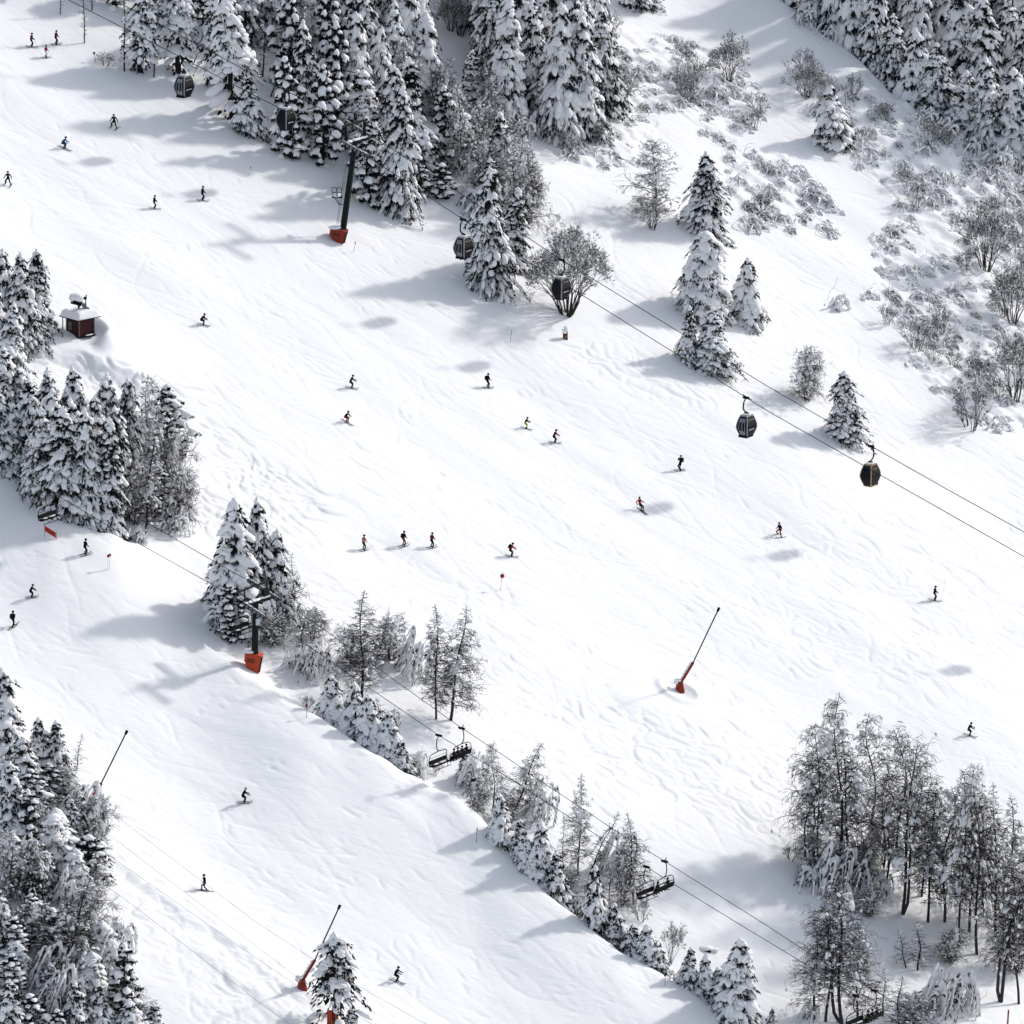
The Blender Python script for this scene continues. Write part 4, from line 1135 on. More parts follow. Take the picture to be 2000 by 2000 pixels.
for (u, v, ang, pose, ja, trs, he, pk, h, lab, pol) in SK:
    p = ground_at(u, v); a = rad(ang); hx = math.cos(a); hy = (math.sin(a) - A_IMG * hx) / K_IMG
    hd = math.atan2(hy, hx); n = math.hypot(hx, hy)
    gx = float((hgt(p[0] + .5, p[1]) - hgt(p[0] - .5, p[1]))); gy = float((hgt(p[0], p[1] + .5) - hgt(p[0], p[1] - .5)))
    gf = gx * math.cos(hd) + gy * math.sin(hd); gl = -gx * math.sin(hd) + gy * math.cos(hd)
    t, hands = person(p, hd, pose, ja, trs, he, lab, h * 1.04, gf, gl, pk, skicol=DARKSKI)
    M = np.array([[math.cos(hd), -math.sin(hd), 0], [math.sin(hd), math.cos(hd), 0], [0, 0, 1]])
    for i in range(pol):
        a_ = Acc(); hw_ = M @ np.array(hands[1 - i if pol == 1 else i]) + p
        s = 1 if (1 - i if pol == 1 else i) == 0 else -1
        tip = M @ np.array([(-.75 if pose != 'stand' or u > 300 else .7), s * .55, 0.0]) + p; tip[2] = float(hgt(tip[0], tip[1]))
        d = (hw_ - tip); top_ = hw_ + d / np.linalg.norm(d) * .06
        a_.path([tip, top_], .012, 5); a_.tubes([tip + d * .05], [tip + d * .06], .05, .05, 6)
        o = obj('ski_pole', a_, GREY)
        tag(o, ('thin ski pole held by the ' + lab.replace('skier', 'skier', 1))[:200], 'ski pole', 'ski poles in skiers hands')
        words = o['label'].split()
        side = ' %s hand' % ('left' if s == 1 else 'right')
        o['label'] = ' '.join(words[:14]) + (side if pol == 2 else '')
    SKIERS.append(p)

# ================================================================== chairs
BW = 3.15
def chair(P, u, label, near, riders=0, rl=None, pos=None):
    p, d = rope_at(P, u, 0)
    hd = GA if near else GA + math.pi             # near side travels downhill, far side uphill
    t = thing('lift_chair', label, 'chairlift chair', p, hd, 'chairlift chairs')
    s = 1 if near else 1
    # local: X forward, Y left, Z up ; cable at origin
    g = Acc(); g.box((0, 0, -.02), (.34, .12, .11)); g.bar((-.5, 0, .06 * 0), (.5, 0, 0), .08)
    g.bar((.05, 0, 0), (.05, s * -.45, .25), .07); obj('grip', g, BLACK, t)
    ya = -.30 if near else -.30
    hg = Acc(); hg.path([(0, 0, -.05), (0, ya * 1.2, -.45), (0, ya * 1.4, -1.2), (0, ya * .9, -1.58), (0, 0, -1.75)], .055, 6); obj('hanger', hg, BLACK, t)
    f = Acc(); w = BW / 2
    f.path([(0, -w * .8, -1.86), (0, 0, -1.76), (0, w * .8, -1.86)], .05, 6)
    for q in (-1, 1):
        f.path([(0, q * w * .8, -1.86), (-.08, q * w * .97, -2.05), (-.16, q * w * 1.02, -2.7), (-.05, q * w * 1.02, -3.15), (.42, q * w * 1.0, -3.18)], .042, 6)
    f.bar((-.16, -w, -2.35), (-.16, w, -2.35), .03); obj('frame', f, BLACK, t)
    st = Acc(); st.box((.22, 0, -3.12), (.28, w * .96, .06)); obj('seat', st, BLACK, t)
    bk = Acc(); M = np.array([[math.cos(-.2), 0, math.sin(-.2)], [0, 1, 0], [-math.sin(-.2), 0, math.cos(-.2)]]); bk.box((-.14, 0, -2.82), (.05, w * .96, .22), M); obj('backrest', bk, BLACK, t)
    br = Acc(); br.path([(-.1, -w * .98, -2.55), (.5, -w * .98, -2.62), (.55, 0, -2.70), (.5, w * .98, -2.62), (-.1, w * .98, -2.55)], .03, 5)
    br.path([(.55, -w * .5, -2.68), (.62, -w * .5, -3.5), (.62, w * .5, -3.5), (.55, w * .5, -2.68)], .03, 5); obj('safety_bar', br, BLACK, t)
    ft = Acc()
    for k in np.linspace(-.85, .85, 6): ft.bar((.62, k * w, -3.5), (.42, k * w, -3.62), .07)
    ft.bar((.60, -w * .9, -3.52), (.60, w * .9, -3.52), .05); obj('footrest', ft, BLACK, t)
    if not riders:
        sn = Acc(); sn.blobs([(.2, w * .3, -3.03), (.2, -w * .45, -3.03)], [np.diag([.2, .6, .05]), np.diag([.18, .45, .04])], .1, 2); obj('snow', sn, SNOW, t, True)
    M = np.array([[math.cos(hd), -math.sin(hd), 0], [math.sin(hd), math.cos(hd), 0], [0, 0, 1]])
    for i, yy in enumerate(pos or []):
        q = p + M @ np.array([.10, yy * w, -3.03])
        person(q, hd, 'sit', [K1, K2, NAVY, K1, DRED][i % 5], [K1, K1, K2][i % 3], [K1, K2][i % 2], rl[i], 1.75, 0, 0, None, True, DARKSKI, 'chairlift riders', sit=True)
chair(PC, 92, 'empty chairlift chair partly in shade above the red banner', True)
chair(PC, 470, 'empty chairlift chair beside the chairlift tower pole', True)
chair(PC, 857, 'empty chairlift chair with open frame below the twin larches', True)
chair(PD, 902, 'crowded chairlift chair right beside the empty open framed chair', False, 4,
      ['first rider from the left on the crowded chairlift chair', 'second rider from the left on the crowded chairlift chair', 'third rider from the left on the crowded chairlift chair', 'rightmost rider on the crowded chairlift chair'], [.75, .3, -.2, -.7])
chair(PC, 1261, 'empty chairlift chair in front of the larch, left of the chair with two riders', True)
chair(PD, 1298, 'chairlift chair carrying two riders, over the open gully', False, 2,
      ['left rider of two sharing a chairlift chair, dark clothes', 'right rider of two sharing a chairlift chair, skis raised'], [.62, -.55])
chair(PC, 1672, 'empty chairlift chair at the bottom edge among birches', True)
chair(PD, 1707, 'chairlift chair with three riders at the bottom among birches', False, 3,
      ['left rider of three on the bottom chairlift chair', 'middle rider of three on the bottom chairlift chair', 'right rider of three on the bottom chairlift chair'], [.5, .05, -.5])

# ================================================================== snow lances
def lance(u, v, tu, tv, label, hide=False):
    p = ground_at(u, v); sc = pxscale(p)
    dx = (tu - u) / sc; dz = (v - tv) / sc / CP
    t = thing('snow_lance', label, 'snow lance', p)
    ax = np.array([dx, .4, dz]); L = np.linalg.norm(ax); ax /= L
    pd = Acc(); pd.prism([(math.cos(a) * .62, math.sin(a) * .55) for a in np.arange(7) * 6.283 / 7 + .3], -.3, 1.0, top=.55); obj('foot_pad', pd, RED, t)
    sn = Acc(); sn.blobs([(-.25, 0, 1.2), (-.45, -.1, .95)], [np.diag([.42, .4, .22]), np.diag([.3, .3, .25])], .12, 2); obj('snow', sn, SNOW, t, True)
    la = Acc(); la.bar(np.array([.1, 0, .9]), ax * L * .34, .20, .30); arm = obj('lower_arm', la, RED, t)
    s2 = Acc()
    for i in range(6):
        q = np.array([.1, 0, .9]) * (1 - i / 6) + ax * L * .34 * i / 6; s2.blobs([q + np.array([-.18, 0, .1])], [frame_axes(ax, .28, .12, .12)], .2, 2)
    obj('snow', s2, SNOW, arm, True)
    po = Acc(); po.path([ax * L * .30, ax * L * .97], .075, 8); obj('pole', po, STEEL, t)
    hd = Acc(); hd.path([ax * L * .955, ax * L], .15, 8); obj('nozzle_head', hd, BLACK, t)
lance(1328, 1348, 1404, 1188, 'snow lance with red foot and long black pole alone in the middle of the piste')
lance(172, 1582, 250, 1428, 'snow lance rising out of the snowy thicket at lower left')
lance(590, 1930, 665, 1768, 'snow lance leaning beside the lone pine at the bottom')
lance(1885, 1712, 1925, 1600, 'red footed snow lance half hidden in the lower right birch wood')

# ================================================================== hut with fan gun
hp = HUT; hz = float(hgt(hp[0], hp[1])); hb = np.array([hp[0], hp[1], hz - .35])
th = thing('pump_hut', 'small dark red hut under thick snow, carrying a fan snow gun on its roof', 'hut', hb, rad(43))
w = Acc(); w.box((0, 0, 1.15), (1.10, 1.10, 1.15)); obj('wall', w, HUTRED, th)
for x, y in ((1.12, 1.12), (-1.12, -1.12), (1.12, -1.12), (-1.12, 1.12)):
    c = Acc(); c.bar((x, y, 0), (x, y, 2.3), .12); obj('corner_post', c, GREY, th)
for k, (a, b) in enumerate((((-1.16, -1.16), (1.16, -1.16)), ((-1.16, -1.16), (-1.16, 1.16)))):
    c = Acc(); c.bar((*a, .22), (*b, .22), .14, .16); obj('base_rail', c, STEEL, th)
st = Acc(); st.box((.2, -1.42, .30), (.8, .2, .05)); s_ = obj('step', st, STEEL, th)
q = Acc(); q.blobs([(.1, -1.42, .38)], [np.diag([.6, .17, .06])], .1, 2); obj('snow', q, SNOW, s_, True)
wn = Acc(); wn.box((-1.115, .5, 1.3), (.02, .32, .5)); obj('panel', wn, GREY, th)
rf = Acc(); rf.box((0, 0, 2.38), (1.72, 1.72, .07)); ro = obj('roof', rf, STEEL, th)
sb = Acc(); N_ = 15
gv = []; gf_ = []
for i in range(N_):
    for j in range(N_):
        x, y = -1 + 2 * i / (N_ - 1), -1 + 2 * j / (N_ - 1); e = max(abs(x), abs(y)); zz = .72 * (1 - e ** 6) ** .5 + .06 * math.sin(3 * x + 1) * math.cos(2.4 * y) + .1 * (1 - e)
        rr_ = 1.80 * (1 - .04 * e)
        gv.append((x * rr_, y * rr_, 2.46 + max(zz, 0)))
for i in range(N_ - 1):
    for j in range(N_ - 1):
        a = i * N_ + j; gf_ += [[a, a + N_, a + N_ + 1], [a, a + N_ + 1, a + 1]]
sb.add(gv, gf_); sb.box((0, 0, 2.45), (1.74, 1.74, .03)); sb.blobs([(.2, -.3, 2.85), (-1.0, 1.0, 3.05)], [np.diag([.5, .5, .5]), np.diag([.5, .5, .22])], .08, 2)
obj('roof_snow', sb, SNOW, ro, True)
pl = Acc(); pl.bar((-1.55, 1.3, .3), (-1.5, 1.35, 2.3), .08); obj('prop', pl, BLACK, th)
fgp = hb + ZV * 3.05 + np.array([-.1, 0, 0])
fg = thing('fan_snow_gun', 'black fan snow gun capped with snow, standing on the red hut roof', 'snow gun', fgp)
a = Acc(); a.bar((-.05, 0, 0), (-.05, 0, .75), .22); a.bar((-.05, 0, .1), (.85, 0, .25), .12); a.bar((.5, 0, 0), (.35, 0, .7), .1); obj('stand', a, BLACK, fg)
a = Acc(); dr = np.array([-.86, -.25, .50]); dr /= np.linalg.norm(dr); c0 = np.array([.25, 0, .75])
a.tubes([c0, c0 + dr * .5], [c0 + dr * .5, c0 + dr * 1.15], [.33, .36], [.36, .50], 12); obj('barrel', a, BLACK, fg)
a = Acc(); a.box((.62, 0, .62), (.22, .22, .20)); a.tubes([(.55, 0, .35)], [(1.15, 0, .12)], .26, .2, 8); obj('motor', a, GREY, fg)
a = Acc(); a.bar((.75, 0, .9), (.75, 0, 1.5), .12); a.box((.70, 0, 1.45), (.18, .14, .13)); a.bar((.75, 0, 1.55), (.88, 0, 1.85), .12); obj('valve_head', a, BLACK, fg)
a = Acc(); a.blobs([c0 + dr * .72 + ZV * .52, c0 + dr * .3 + ZV * .5, c0 + dr * 1.1 + ZV * .3], [np.diag([.85, .62, .50]), np.diag([.5, .5, .4]), np.diag([.5, .5, .5])], .05, 3); obj('snow_cap', a, SNOW, fg, True)

# ================================================================== small things on the slope
def pole(u, v, hpx, lean, label, top='none', colr=ORANGE, r=.03, cat='marker pole', hcol=None):
    p = ground_at(u, v); sc = pxscale(p); h = hpx / sc / CP
    t = thing('piste_marker', label, cat, p); a = Acc(); e = np.array([math.tan(rad(lean)) * h, 0, h]); a.path([(0, 0, -.3), e], r, 6); obj('pole', a, colr, t)
    b = Acc()
    if top == 'disc': 
        c = e * .80; b.tubes([c + np.array([0, -.05, 0])], [c + np.array([0, -.02, 0])], .26, .26, 14); obj('disc', b, ORANGE, t)
        b = Acc(); b.box(c + np.array([0, -.07, .05]), (.045, .01, .2)); obj('mark', b, PRINT, t)
    if top == 'ball': b.blobs([e], [np.diag([.14, .14, .18])], 0, 2); obj('knob', b, hcol or RED, t)
    if top == 'tape': b.box(e * .9, (.05, .05, .14)); obj('band', b, hcol or RED, t)
    return t
pole(977, 1152, 34, 8, 'leaning orange piste marker with round disc below the red jacketed skier', 'disc')
pole(210, 1112, 26, 3, 'red topped thin pole, left of a pair near the black skier', 'ball', WHITE)
pole(213, 1112, 28, 4, 'red topped thin pole, right of a pair near the black skier', 'ball', WHITE)
pole(930, 1646, 30, 4, 'thin red white marker pole beside the crest above small spruces', 'tape', RED)
pole(599, 1402, 24, 0, 'dark topped marker pole with a broken twig at the crest', 'ball', GREY, hcol=DRED)
pole(486, 342, 16, 14, 'small red topped marker between the two upper skiers and the tower', 'tape', WHITE)
pole(996, 668, 24, 8, 'thin grey pole in the snow left of the orange stump', 'none', GREY)
pole(188, 122, 18, -12, 'dark knobbed pole by fallen branches at top left', 'ball', GREY, hcol=BLACK)
pole(1299, 1926, 22, 0, 'small dark knobbed pole at the crest near the lowest spruces', 'ball', GREY, hcol=BLACK)
pole(690, 492, 20, 12, 'short dark stake just right of the gondola tower foot', 'tape', GREY, hcol=BLACK)
pole(1967, 2012, 40, 3, 'red marker post with white tip at the bottom right corner', 'tape', RED, .10, hcol=WHITE)
pole(2000 - 157, 1155, 26, 5, 'faint grey pole standing behind the black skier facing the camera', 'none', WHITE, .02)
# banner
p = ground_at(98, 1050); t = thing('banner', 'orange red banner with black print stretched on the snow below a lift chair', 'banner', p)
a = Acc(); x0, x1 = np.array([-.58, 0, .75]), np.array([.62, 0, -.05])
a.add([x0, x1, x1 + ZV * .62, x0 + ZV * .62, x0 + [0, .03, 0], x1 + [0, .03, 0], x1 + [0, .03, .62], x0 + [0, .03, .62]], [[0, 1, 2], [0, 2, 3], [5, 4, 7], [5, 7, 6], [0, 4, 5], [0, 5, 1], [3, 2, 6], [3, 6, 7], [0, 3, 7], [0, 7, 4], [1, 5, 6], [1, 6, 2]])
REDB = mat('banner_red', (.62, .05, .03), .6, noise=.15); cl = obj('cloth', a, REDB, t)
b = Acc()
for row in range(2):
    for i in range(8):
        f = .08 + i * .105
        if random.random() < .85: b.bar(x0 * (1 - f) + x1 * f + np.array([0, -.012, .42 - .22 * row]), x0 * (1 - f - .07) + x1 * (f + .07) + np.array([0, -.012, .42 - .22 * row]), .01, .13)
obj('printed_marks', b, PRINT, cl)
for q in (x0 - RG * .05, x1 + RG * .05):
    b = Acc(); b.bar(q - ZV * 1.0, q + ZV * .85, .05); obj('post', b, GREY, t)
# padded stump
p = ground_at(1104, 662); t = thing('hydrant_box', 'small red brown hydrant post wearing a tall cap of snow below the round bush', 'hydrant', p)
a = Acc(); a.box((-.22, 0, .35), (.07, .1, .75)); a.box((.24, 0, .30), (.06, .1, .65)); obj('post', a, PRINT, t)
a = Acc(); a.box((.02, 0, .22), (.2, .14, .42)); obj('box', a, WOOD, t)
a = Acc(); a.bar((-.05, -.16, .15), (.18, -.16, .42), .08, .06); obj('handle', a, YELLOW, t)
a = Acc(); a.blobs([(0, 0, 1.05), (.05, 0, 1.35), (-.1, 0, .85)], [np.diag([.42, .3, .26]), np.diag([.28, .22, .24]), np.diag([.3, .25, .15])], .08, 2); obj('snow_cap', a, SNOW, t, True)
# red knobs on the gun in the thicket
# pads at the foot of the lone pine
p = ground_at(650, 2006); t = thing('safety_pad', 'pair of upright orange pads wrapped around the lone pine trunk', 'safety pad', p)
for x in (-.36, .36):
    a = Acc(); a.prism([(x - .28, -.45), (x + .28, -.55), (x + .30, -.25), (x - .26, -.15)], -.6, 1.9, top=.85); obj('pad', a, ORANGE, t)
# half buried roof in the gully
p = ground_at(1377, 1853); t = thing('snow_covered_box', 'half buried dark box under a snow slab, right of the lower larches', 'box', p)
a = Acc(); a.box((0, 0, -.25), (.6, .5, .25)); obj('box', a, STEEL, t)
a = Acc(); a.blobs([(0.05, 0.1, .02), (.9, .3, -.2), (-.6, .5, -.05)], [np.diag([.85, .7, .24]), np.diag([.7, .6, .2]), np.diag([.6, .6, .2])], .10, 2); obj('snow_cap', a, SNOW, t, True)
# ================================================================== vegetation placement
ORD = ['first', 'second', 'third', 'fourth', 'fifth', 'sixth', 'seventh', 'eighth', 'ninth', 'tenth', 'eleventh', 'twelfth', 'thirteenth', 'fourteenth',
       'fifteenth', 'sixteenth', 'seventeenth', 'eighteenth', 'nineteenth', 'twentieth']
rg = random.Random(99)
NM = {'T': 'tall pine', 'S': 'snowy spruce', 'P': 'cushioned pine', 'L': 'leafless larch', 'F': 'frosted larch', 'B': 'leafless bush', 'M': 'snow bent shrub', 'K': 'bare frosted trunk'}
def pp_in(poly, u, v):
    ins = False
    for i in range(len(poly)):
        (x1, y1), (x2, y2) = poly[i], poly[(i + 1) % len(poly)]
        if (y1 > v) != (y2 > v) and u < (x2 - x1) * (v - y1) / (y2 - y1 + 1e-9) + x1: ins = not ins
    return ins
def scatter(poly, sp, rnd, asp=.6, keep=1.0):
    us = [a for a, b in poly]; vs = [b for a, b in poly]; out = []
    n = int((max(us) - min(us)) * (max(vs) - min(vs)) / (sp * sp * asp) * 12)
    for _ in range(n):
        u = rnd.uniform(min(us), max(us)); v = rnd.uniform(min(vs), max(vs))
        if not pp_in(poly, u, v): continue
        if all(((u - a) / sp) ** 2 + ((v - b) / (sp * asp)) ** 2 > 1 for a, b in out): out.append((u, v))
    return [q for q in out if rnd.random() < keep]
def variety(k):
    return rg.choice(['SA', 'SB', 'SC']) if k in ('S1', 'S3', 'S5', 'S8') and rg.random() < .38 else k
def wood(items, place, group, mode='auto'):
    """items: (kind,u,v,h[,w[,lean]]) -> every plant gets a label by kind, row and order"""
    n = len(items); vs = sorted(i[2] for i in items); R_ = max(1, min(5, n // 8))
    rows = {}
    rown = {1: [''], 2: ['upper row', 'lower row'], 3: ['back row', 'middle row', 'front row'],
            4: ['back row', 'second row', 'third row', 'front row'], 5: ['back row', 'second row', 'middle row', 'fourth row', 'front row']}[R_]
    for it in items:
        r = min(R_ - 1, sum(1 for q in vs if q < it[2]) * R_ // n)
        rows.setdefault((r, it[0][0]), []).append(it)
    for (r, k), L in rows.items():
        L.sort(key=lambda q: q[1])
        for i, it in enumerate(L):
            o = ORD[min(i, 19)] + ' from left' if len(L) > 1 else 'only one'
            if i >= 20: o = ORD[min(len(L) - 1 - i, 19)] + ' from right'
            lab = '%s, %s%s of %s' % (NM[k], o, (' in ' + rown[r]) if rown[r] else '', place)
            plant(variety(it[0]), it[1], it[2], it[3], lab, group, it[4] if len(it) > 4 else None, mode, it[5] if len(it) > 5 else random.uniform(-2.5, 2.5))

# --- single trees with their own labels
ONE = [
 ('SB', 957, 558, 228, 100, 0, 'tall snowy spruce beside the gondola cabin, right of the lift tower'),
 ('S4', 1003, 520, 150, 60, 3, 'slim snowy spruce just behind the tall spruce by the gondola cabin'),
 ('B1', 1108, 614, 175, 178, 0, 'large round leafless bush with many stems behind a gondola cabin'),
 ('S0', 1376, 612, 158, 96, 0, 'big cushion covered conifer, left half of the pair above the piste'),
 ('S6', 1460, 622, 118, 76, 0, 'shorter dark spruce attached right of the big cushion covered conifer'),
 ('SB', 1378, 452, 152, 90, 0, 'snowy spruce directly above the cushion covered conifer'),
 ('S1', 1392, 722, 118, 76, 0, 'snowy spruce under the gondola cables, right of a slimmer one'),
 ('S2', 1346, 704, 104, 42, 0, 'slim snowy spruce touching the left of the spruce under the cables'),
 ('B3', 1425, 728, 26, 50, 0, 'low twig clump at the foot of the spruce under the cables'),
 ('F2', 1573, 782, 112, 98, 0, 'frosted bare tree left of the lone dark spruce over the cables'),
 ('SA', 1648, 858, 132, 82, 0, 'lone dark spruce next to the tan framed gondola cabin'),
 ('F1', 1283, 424, 150, 112, 0, 'frosted bare tree with two thin tops on the upper slope'),
 ('B4', 1275, 448, 62, 80, 0, 'cluster of leaning frosted stems below the two topped bare tree'),
 ('S6', 1622, 280, 112, 78, 0, 'solitary squat spruce on the upper right shrub slope'),
 ('B2', 1575, 190, 76, 86, 0, 'round bare bush up the slope from the solitary squat spruce'),
 ('B2', 1425, 158, 96, 80, 0, 'tangled bare bush highest on the upper right shrub slope'),
 ('B2', 1925, 528, 146, 128, 0, 'large fan shaped bare bush at the upper right'),
 ('B2', 1978, 628, 130, 120, 0, 'bare bush at the right edge below the fan shaped bush'),
 ('B4', 1982, 782, 140, 130, 0, 'dense dark bare bush low on the right edge'),
 ('B3', 1897, 838, 108, 96, 0, 'pale thin bare bush left of the dense dark one at the right edge'),
 ('M3', 1628, 596, 42, 66, 0, 'small isolated snow bent shrub left of another on the open upper slope'),
 ('M6', 1692, 578, 32, 56, 0, 'small isolated snow bent shrub, right of its twin on the open slope'),
 ('B3', 1733, 634, 44, 40, 0, 'tiny bare twig clump alone on the open upper slope'),
 ('B3', 1790, 684, 70, 70, 0, 'bare twigs at the left end of the right hand shrub belt'),
 ('TP', 654, 2010, 192, 100, 0, 'lone pine with thick snow and orange padded trunk at the bottom'),
 ('B3', 205, 128, 26, 44, 20, 'fallen bare branches on the snow at top left'),
 ('K1', 165, 84, 165, 26, 0, 'straight frosted trunk near three skiers at top left'),
 ('K1', 118, 28, 70, 22, 0, 'short piece of trunk cut by the top edge at top left'),
 ('K1', 243, 138, 250, 34, 0, 'tall frosted trunk with short stubs at top left'),
 ('B3', 848, 1515, 34, 34, 0, 'small twigs sticking out of the crest below the larches'),
 ('B4', 1308, 1882, 86, 48, 8, 'thin bare bush leaning right near the lowest crest spruces'),
 ('B3', 1252, 1798, 54, 46, 0, 'small dark bush in the gully under the two rider chair'),
 ('B3', 1090, 432, 16, 12, 0, 'tiny dark twigs alone on the slope above the round bush'),
 ('L5', 150, 1500, 72, 40, 8, 'thin bare sapling at the top of the lower left thicket'),
 ('B3', 602, 1382, 26, 30, 0, 'broken twigs at the crest below the chairlift tower'),
]
for k, u, v, h, w, le, lab in ONE: plant(k, u, v, h, lab, None, w, 'auto', le)
p = plant('S7', 686, 2030, 62, 'snow covered sapling right of the lone pine foot', None, 44, 'auto', 0)

# --- top left pines (trees with visible trunks)
wood([('T1', 272, 140, 178, 62, 6), ('T2', 348, 142, 200, 70, 0), ('S4', 308, 40, 120, 50), ('P4', 300, 20, 110, 60), ('T1', 420, 170, 190, 56, 0), ('T2', 455, 232, 250, 78, -2), ('S7', 484, 258, 112, 56),
      ('K1', 512, 150, 170, 36, 6), ('K1', 527, 188, 190, 30, 22), ('P4', 392, 100, 170, 70), ('T1', 478, 90, 190, 70), ('K1', 180, 20, 90, 26), ('P1', 270, -40, 230, 120), ('P1', 180, -50, 230, 120), ('P2', 360, -30, 240, 120), ('P1', 520, -30, 220, 110), ('P1', 20, -90, 200, 110), ('T2', 225, 10, 130, 60), ('P4', 60, -20, 90, 60), ('T1', 140, -30, 90, 60),
      ('K1', 300, 150, 160, 30, 4), ('T2', 440, 60, 150, 60), ('P2', 500, -60, 200, 110), ('P2', 420, -70, 200, 110), ('P2', 330, -60, 180, 110), ('P1', 230, -70, 180, 110), ('P1', 100, -75, 170, 110), ('P2', 380, 30, 170, 80)],
     'top left pines', 'open pines at top left')
# --- dense wood round the gondola tower
main = [('P2', 566, 308, 195, 70), ('P1', 632, 312, 185, 84), ('P2', 720, 395, 165, 76), ('S5', 778, 405, 235, 96), ('P1', 870, 318, 150, 100), ('S2', 805, 330, 210, 84), ('P5', 862, 385, 66, 76),
        ('S6', 735, 352, 110, 70), ('P5', 822, 372, 50, 62), ('S1', 762, 330, 200, 84), ('S3', 705, 300, 160, 86), ('P1', 660, 262, 220, 92), ('S2', 600, 262, 215, 70)]
F1 = [(520, -10), (520, 60), (560, 190), (640, 250), (700, 268), (790, 262), (836, 236), (836, 130), (800, 60), (770, -10)]
for u, v in scatter(F1, 44, rg, .72):
    main.append((rg.choice(['S1', 'S9', 'S3', 'P1', 'P2', 'S8', 'F1', 'S9']), u, v, rg.uniform(165, 235), rg.uniform(62, 92)))
wood(main, 'gondola tower wood', 'dense wood round the gondola tower')
# --- frosted brush right of the tower wood
F7 = [(855, 210), (905, 170), (950, 240), (1020, 330), (1040, 440), (980, 440), (930, 380), (880, 350)]
fz = [('F2', 1015, 442, 150, 96), ('F1', 985, 400, 150, 90), ('F1', 905, 345, 185, 84), ('S7', 960, 420, 110, 70), ('M5', 940, 420, 50, 90), ('M4', 905, 400, 46, 80)]
for u, v in scatter(F7, 46, rg, .8): fz.append((rg.choice(['F1', 'F2', 'F1', 'M5', 'S4']), u, v, rg.uniform(90, 150), rg.uniform(60, 90)))
fz = [(k, u, v, (h if k[0] != 'M' else 50), w) + tuple(r) for (k, u, v, h, w, *r) in fz]
wood(fz, 'frosted brush beside tower wood', 'frosted brush right of the tower wood')
# --- top centre spruces
tc = [('S1', 985, 238, 240, 88), ('S5', 1048, 218, 215, 84), ('S3', 1088, 258, 245, 92), ('S1', 1135, 262, 240, 92), ('S5', 1180, 220, 200, 86), ('B4', 1218, 205, 70, 74), ('M5', 1060, 262, 44, 70), ('M5', 1020, 262, 40, 60),
      ('B2', 900, 70, 90, 80), ('B2', 880, 60, 80, 70), ('S7', 935, 30, 110, 60)]
F2 = [(925, 10), (940, 150), (990, 190), (1060, 200), (1140, 200), (1190, 150), (1150, 60), (1110, -10), (930, -20)]
for u, v in scatter(F2, 46, rg, .75): tc.append((rg.choice(['S1', 'S5', 'S3', 'S8']), u, v, rg.uniform(190, 240), rg.uniform(76, 98)))
tc += [('S7', 1235, 12, 90, 60), ('S7', 1262, 4, 70, 50)]
wood(tc, 'top centre stand', 'spruce stand at top centre')
# --- top right forest
tr_ = []
edge = [(1552, 22), (1590, 50), (1628, 78), (1668, 112), (1708, 148), (1745, 182), (1790, 216), (1835, 246), (1880, 274), (1928, 298), (1975, 318), (2018, 338)]
for u, v in edge: tr_.append((rg.choice(['S1', 'S5', 'S3', 'S8', 'S6']), u, v + 14, rg.uniform(135, 200), rg.uniform(74, 96)))
F3 = [(1585, -40), (1660, 40), (1740, 110), (1820, 165), (1900, 205), (2040, 270), (2040, -30)]
for u, v in scatter(F3, 50, rg, .7): tr_.append((rg.choice(['S1', 'S5', 'S3', 'S8', 'S1', 'P2']), u, v + 14, rg.uniform(165, 225), rg.uniform(78, 100)))
wood(tr_, 'top right forest', 'forest at top right', 'plane')
wood([('M5', 1565, 40, 36, 60), ('M4', 1612, 70, 34, 60), ('M5', 1840, 262, 34, 70), ('M4', 1890, 290, 34, 70), ('M5', 1945, 318, 38, 80), ('M4', 1990, 338, 40, 80), ('M5', 1805, 236, 30, 60)],
     'top right forest edge', 'shrubs along the forest edge')
# --- left edge spruces near the hut
wood([('S1', 12, 652, 165, 80), ('S5', 48, 672, 175, 84), ('S3', 72, 640, 150, 80), ('S1', 22, 745, 150, 84), ('S5', -10, 720, 190, 80), ('S1', 8, 850, 170, 90), ('S3', 42, 850, 130, 76), ('S5', -5, 905, 150, 80), ('S3', 20, 910, 120, 80), ('F2', 30, 770, 70, 60)],
     'group beside red hut', 'left edge group beside the hut')
# --- big clump left of centre
wood([('S5', 98, 890, 165, 86), ('S1', 148, 905, 180, 80), ('S1', 205, 915, 180, 80), ('S1', 252, 925, 185, 74), ('F1', 290, 930, 200, 90), ('P1', 325, 880, 130, 96),
      ('S5', 62, 960, 200, 100), ('S1', 105, 985, 215, 100), ('S8', 145, 1000, 215, 84), ('S5', 190, 985, 205, 92), ('S3', 235, 990, 190, 90), ('F2', 345, 990, 160, 90), ('F2', 300, 975, 150, 100),
      ('S5', 125, 1035, 210, 120), ('S1', 172, 1052, 225, 84), ('S4', 213, 1062, 220, 70), ('L2', 284, 1050, 200, 96, 6), ('P2', 312, 1015, 100, 62), ('F2', 350, 1030, 120, 90), ('F2', 262, 1030, 130, 80), ('S8', 80, 1010, 170, 70), ('M5', 335, 1035, 44, 80), ('M4', 258, 1066, 40, 60)],
     'big clump left of centre', 'big clump left of centre', 'plane')
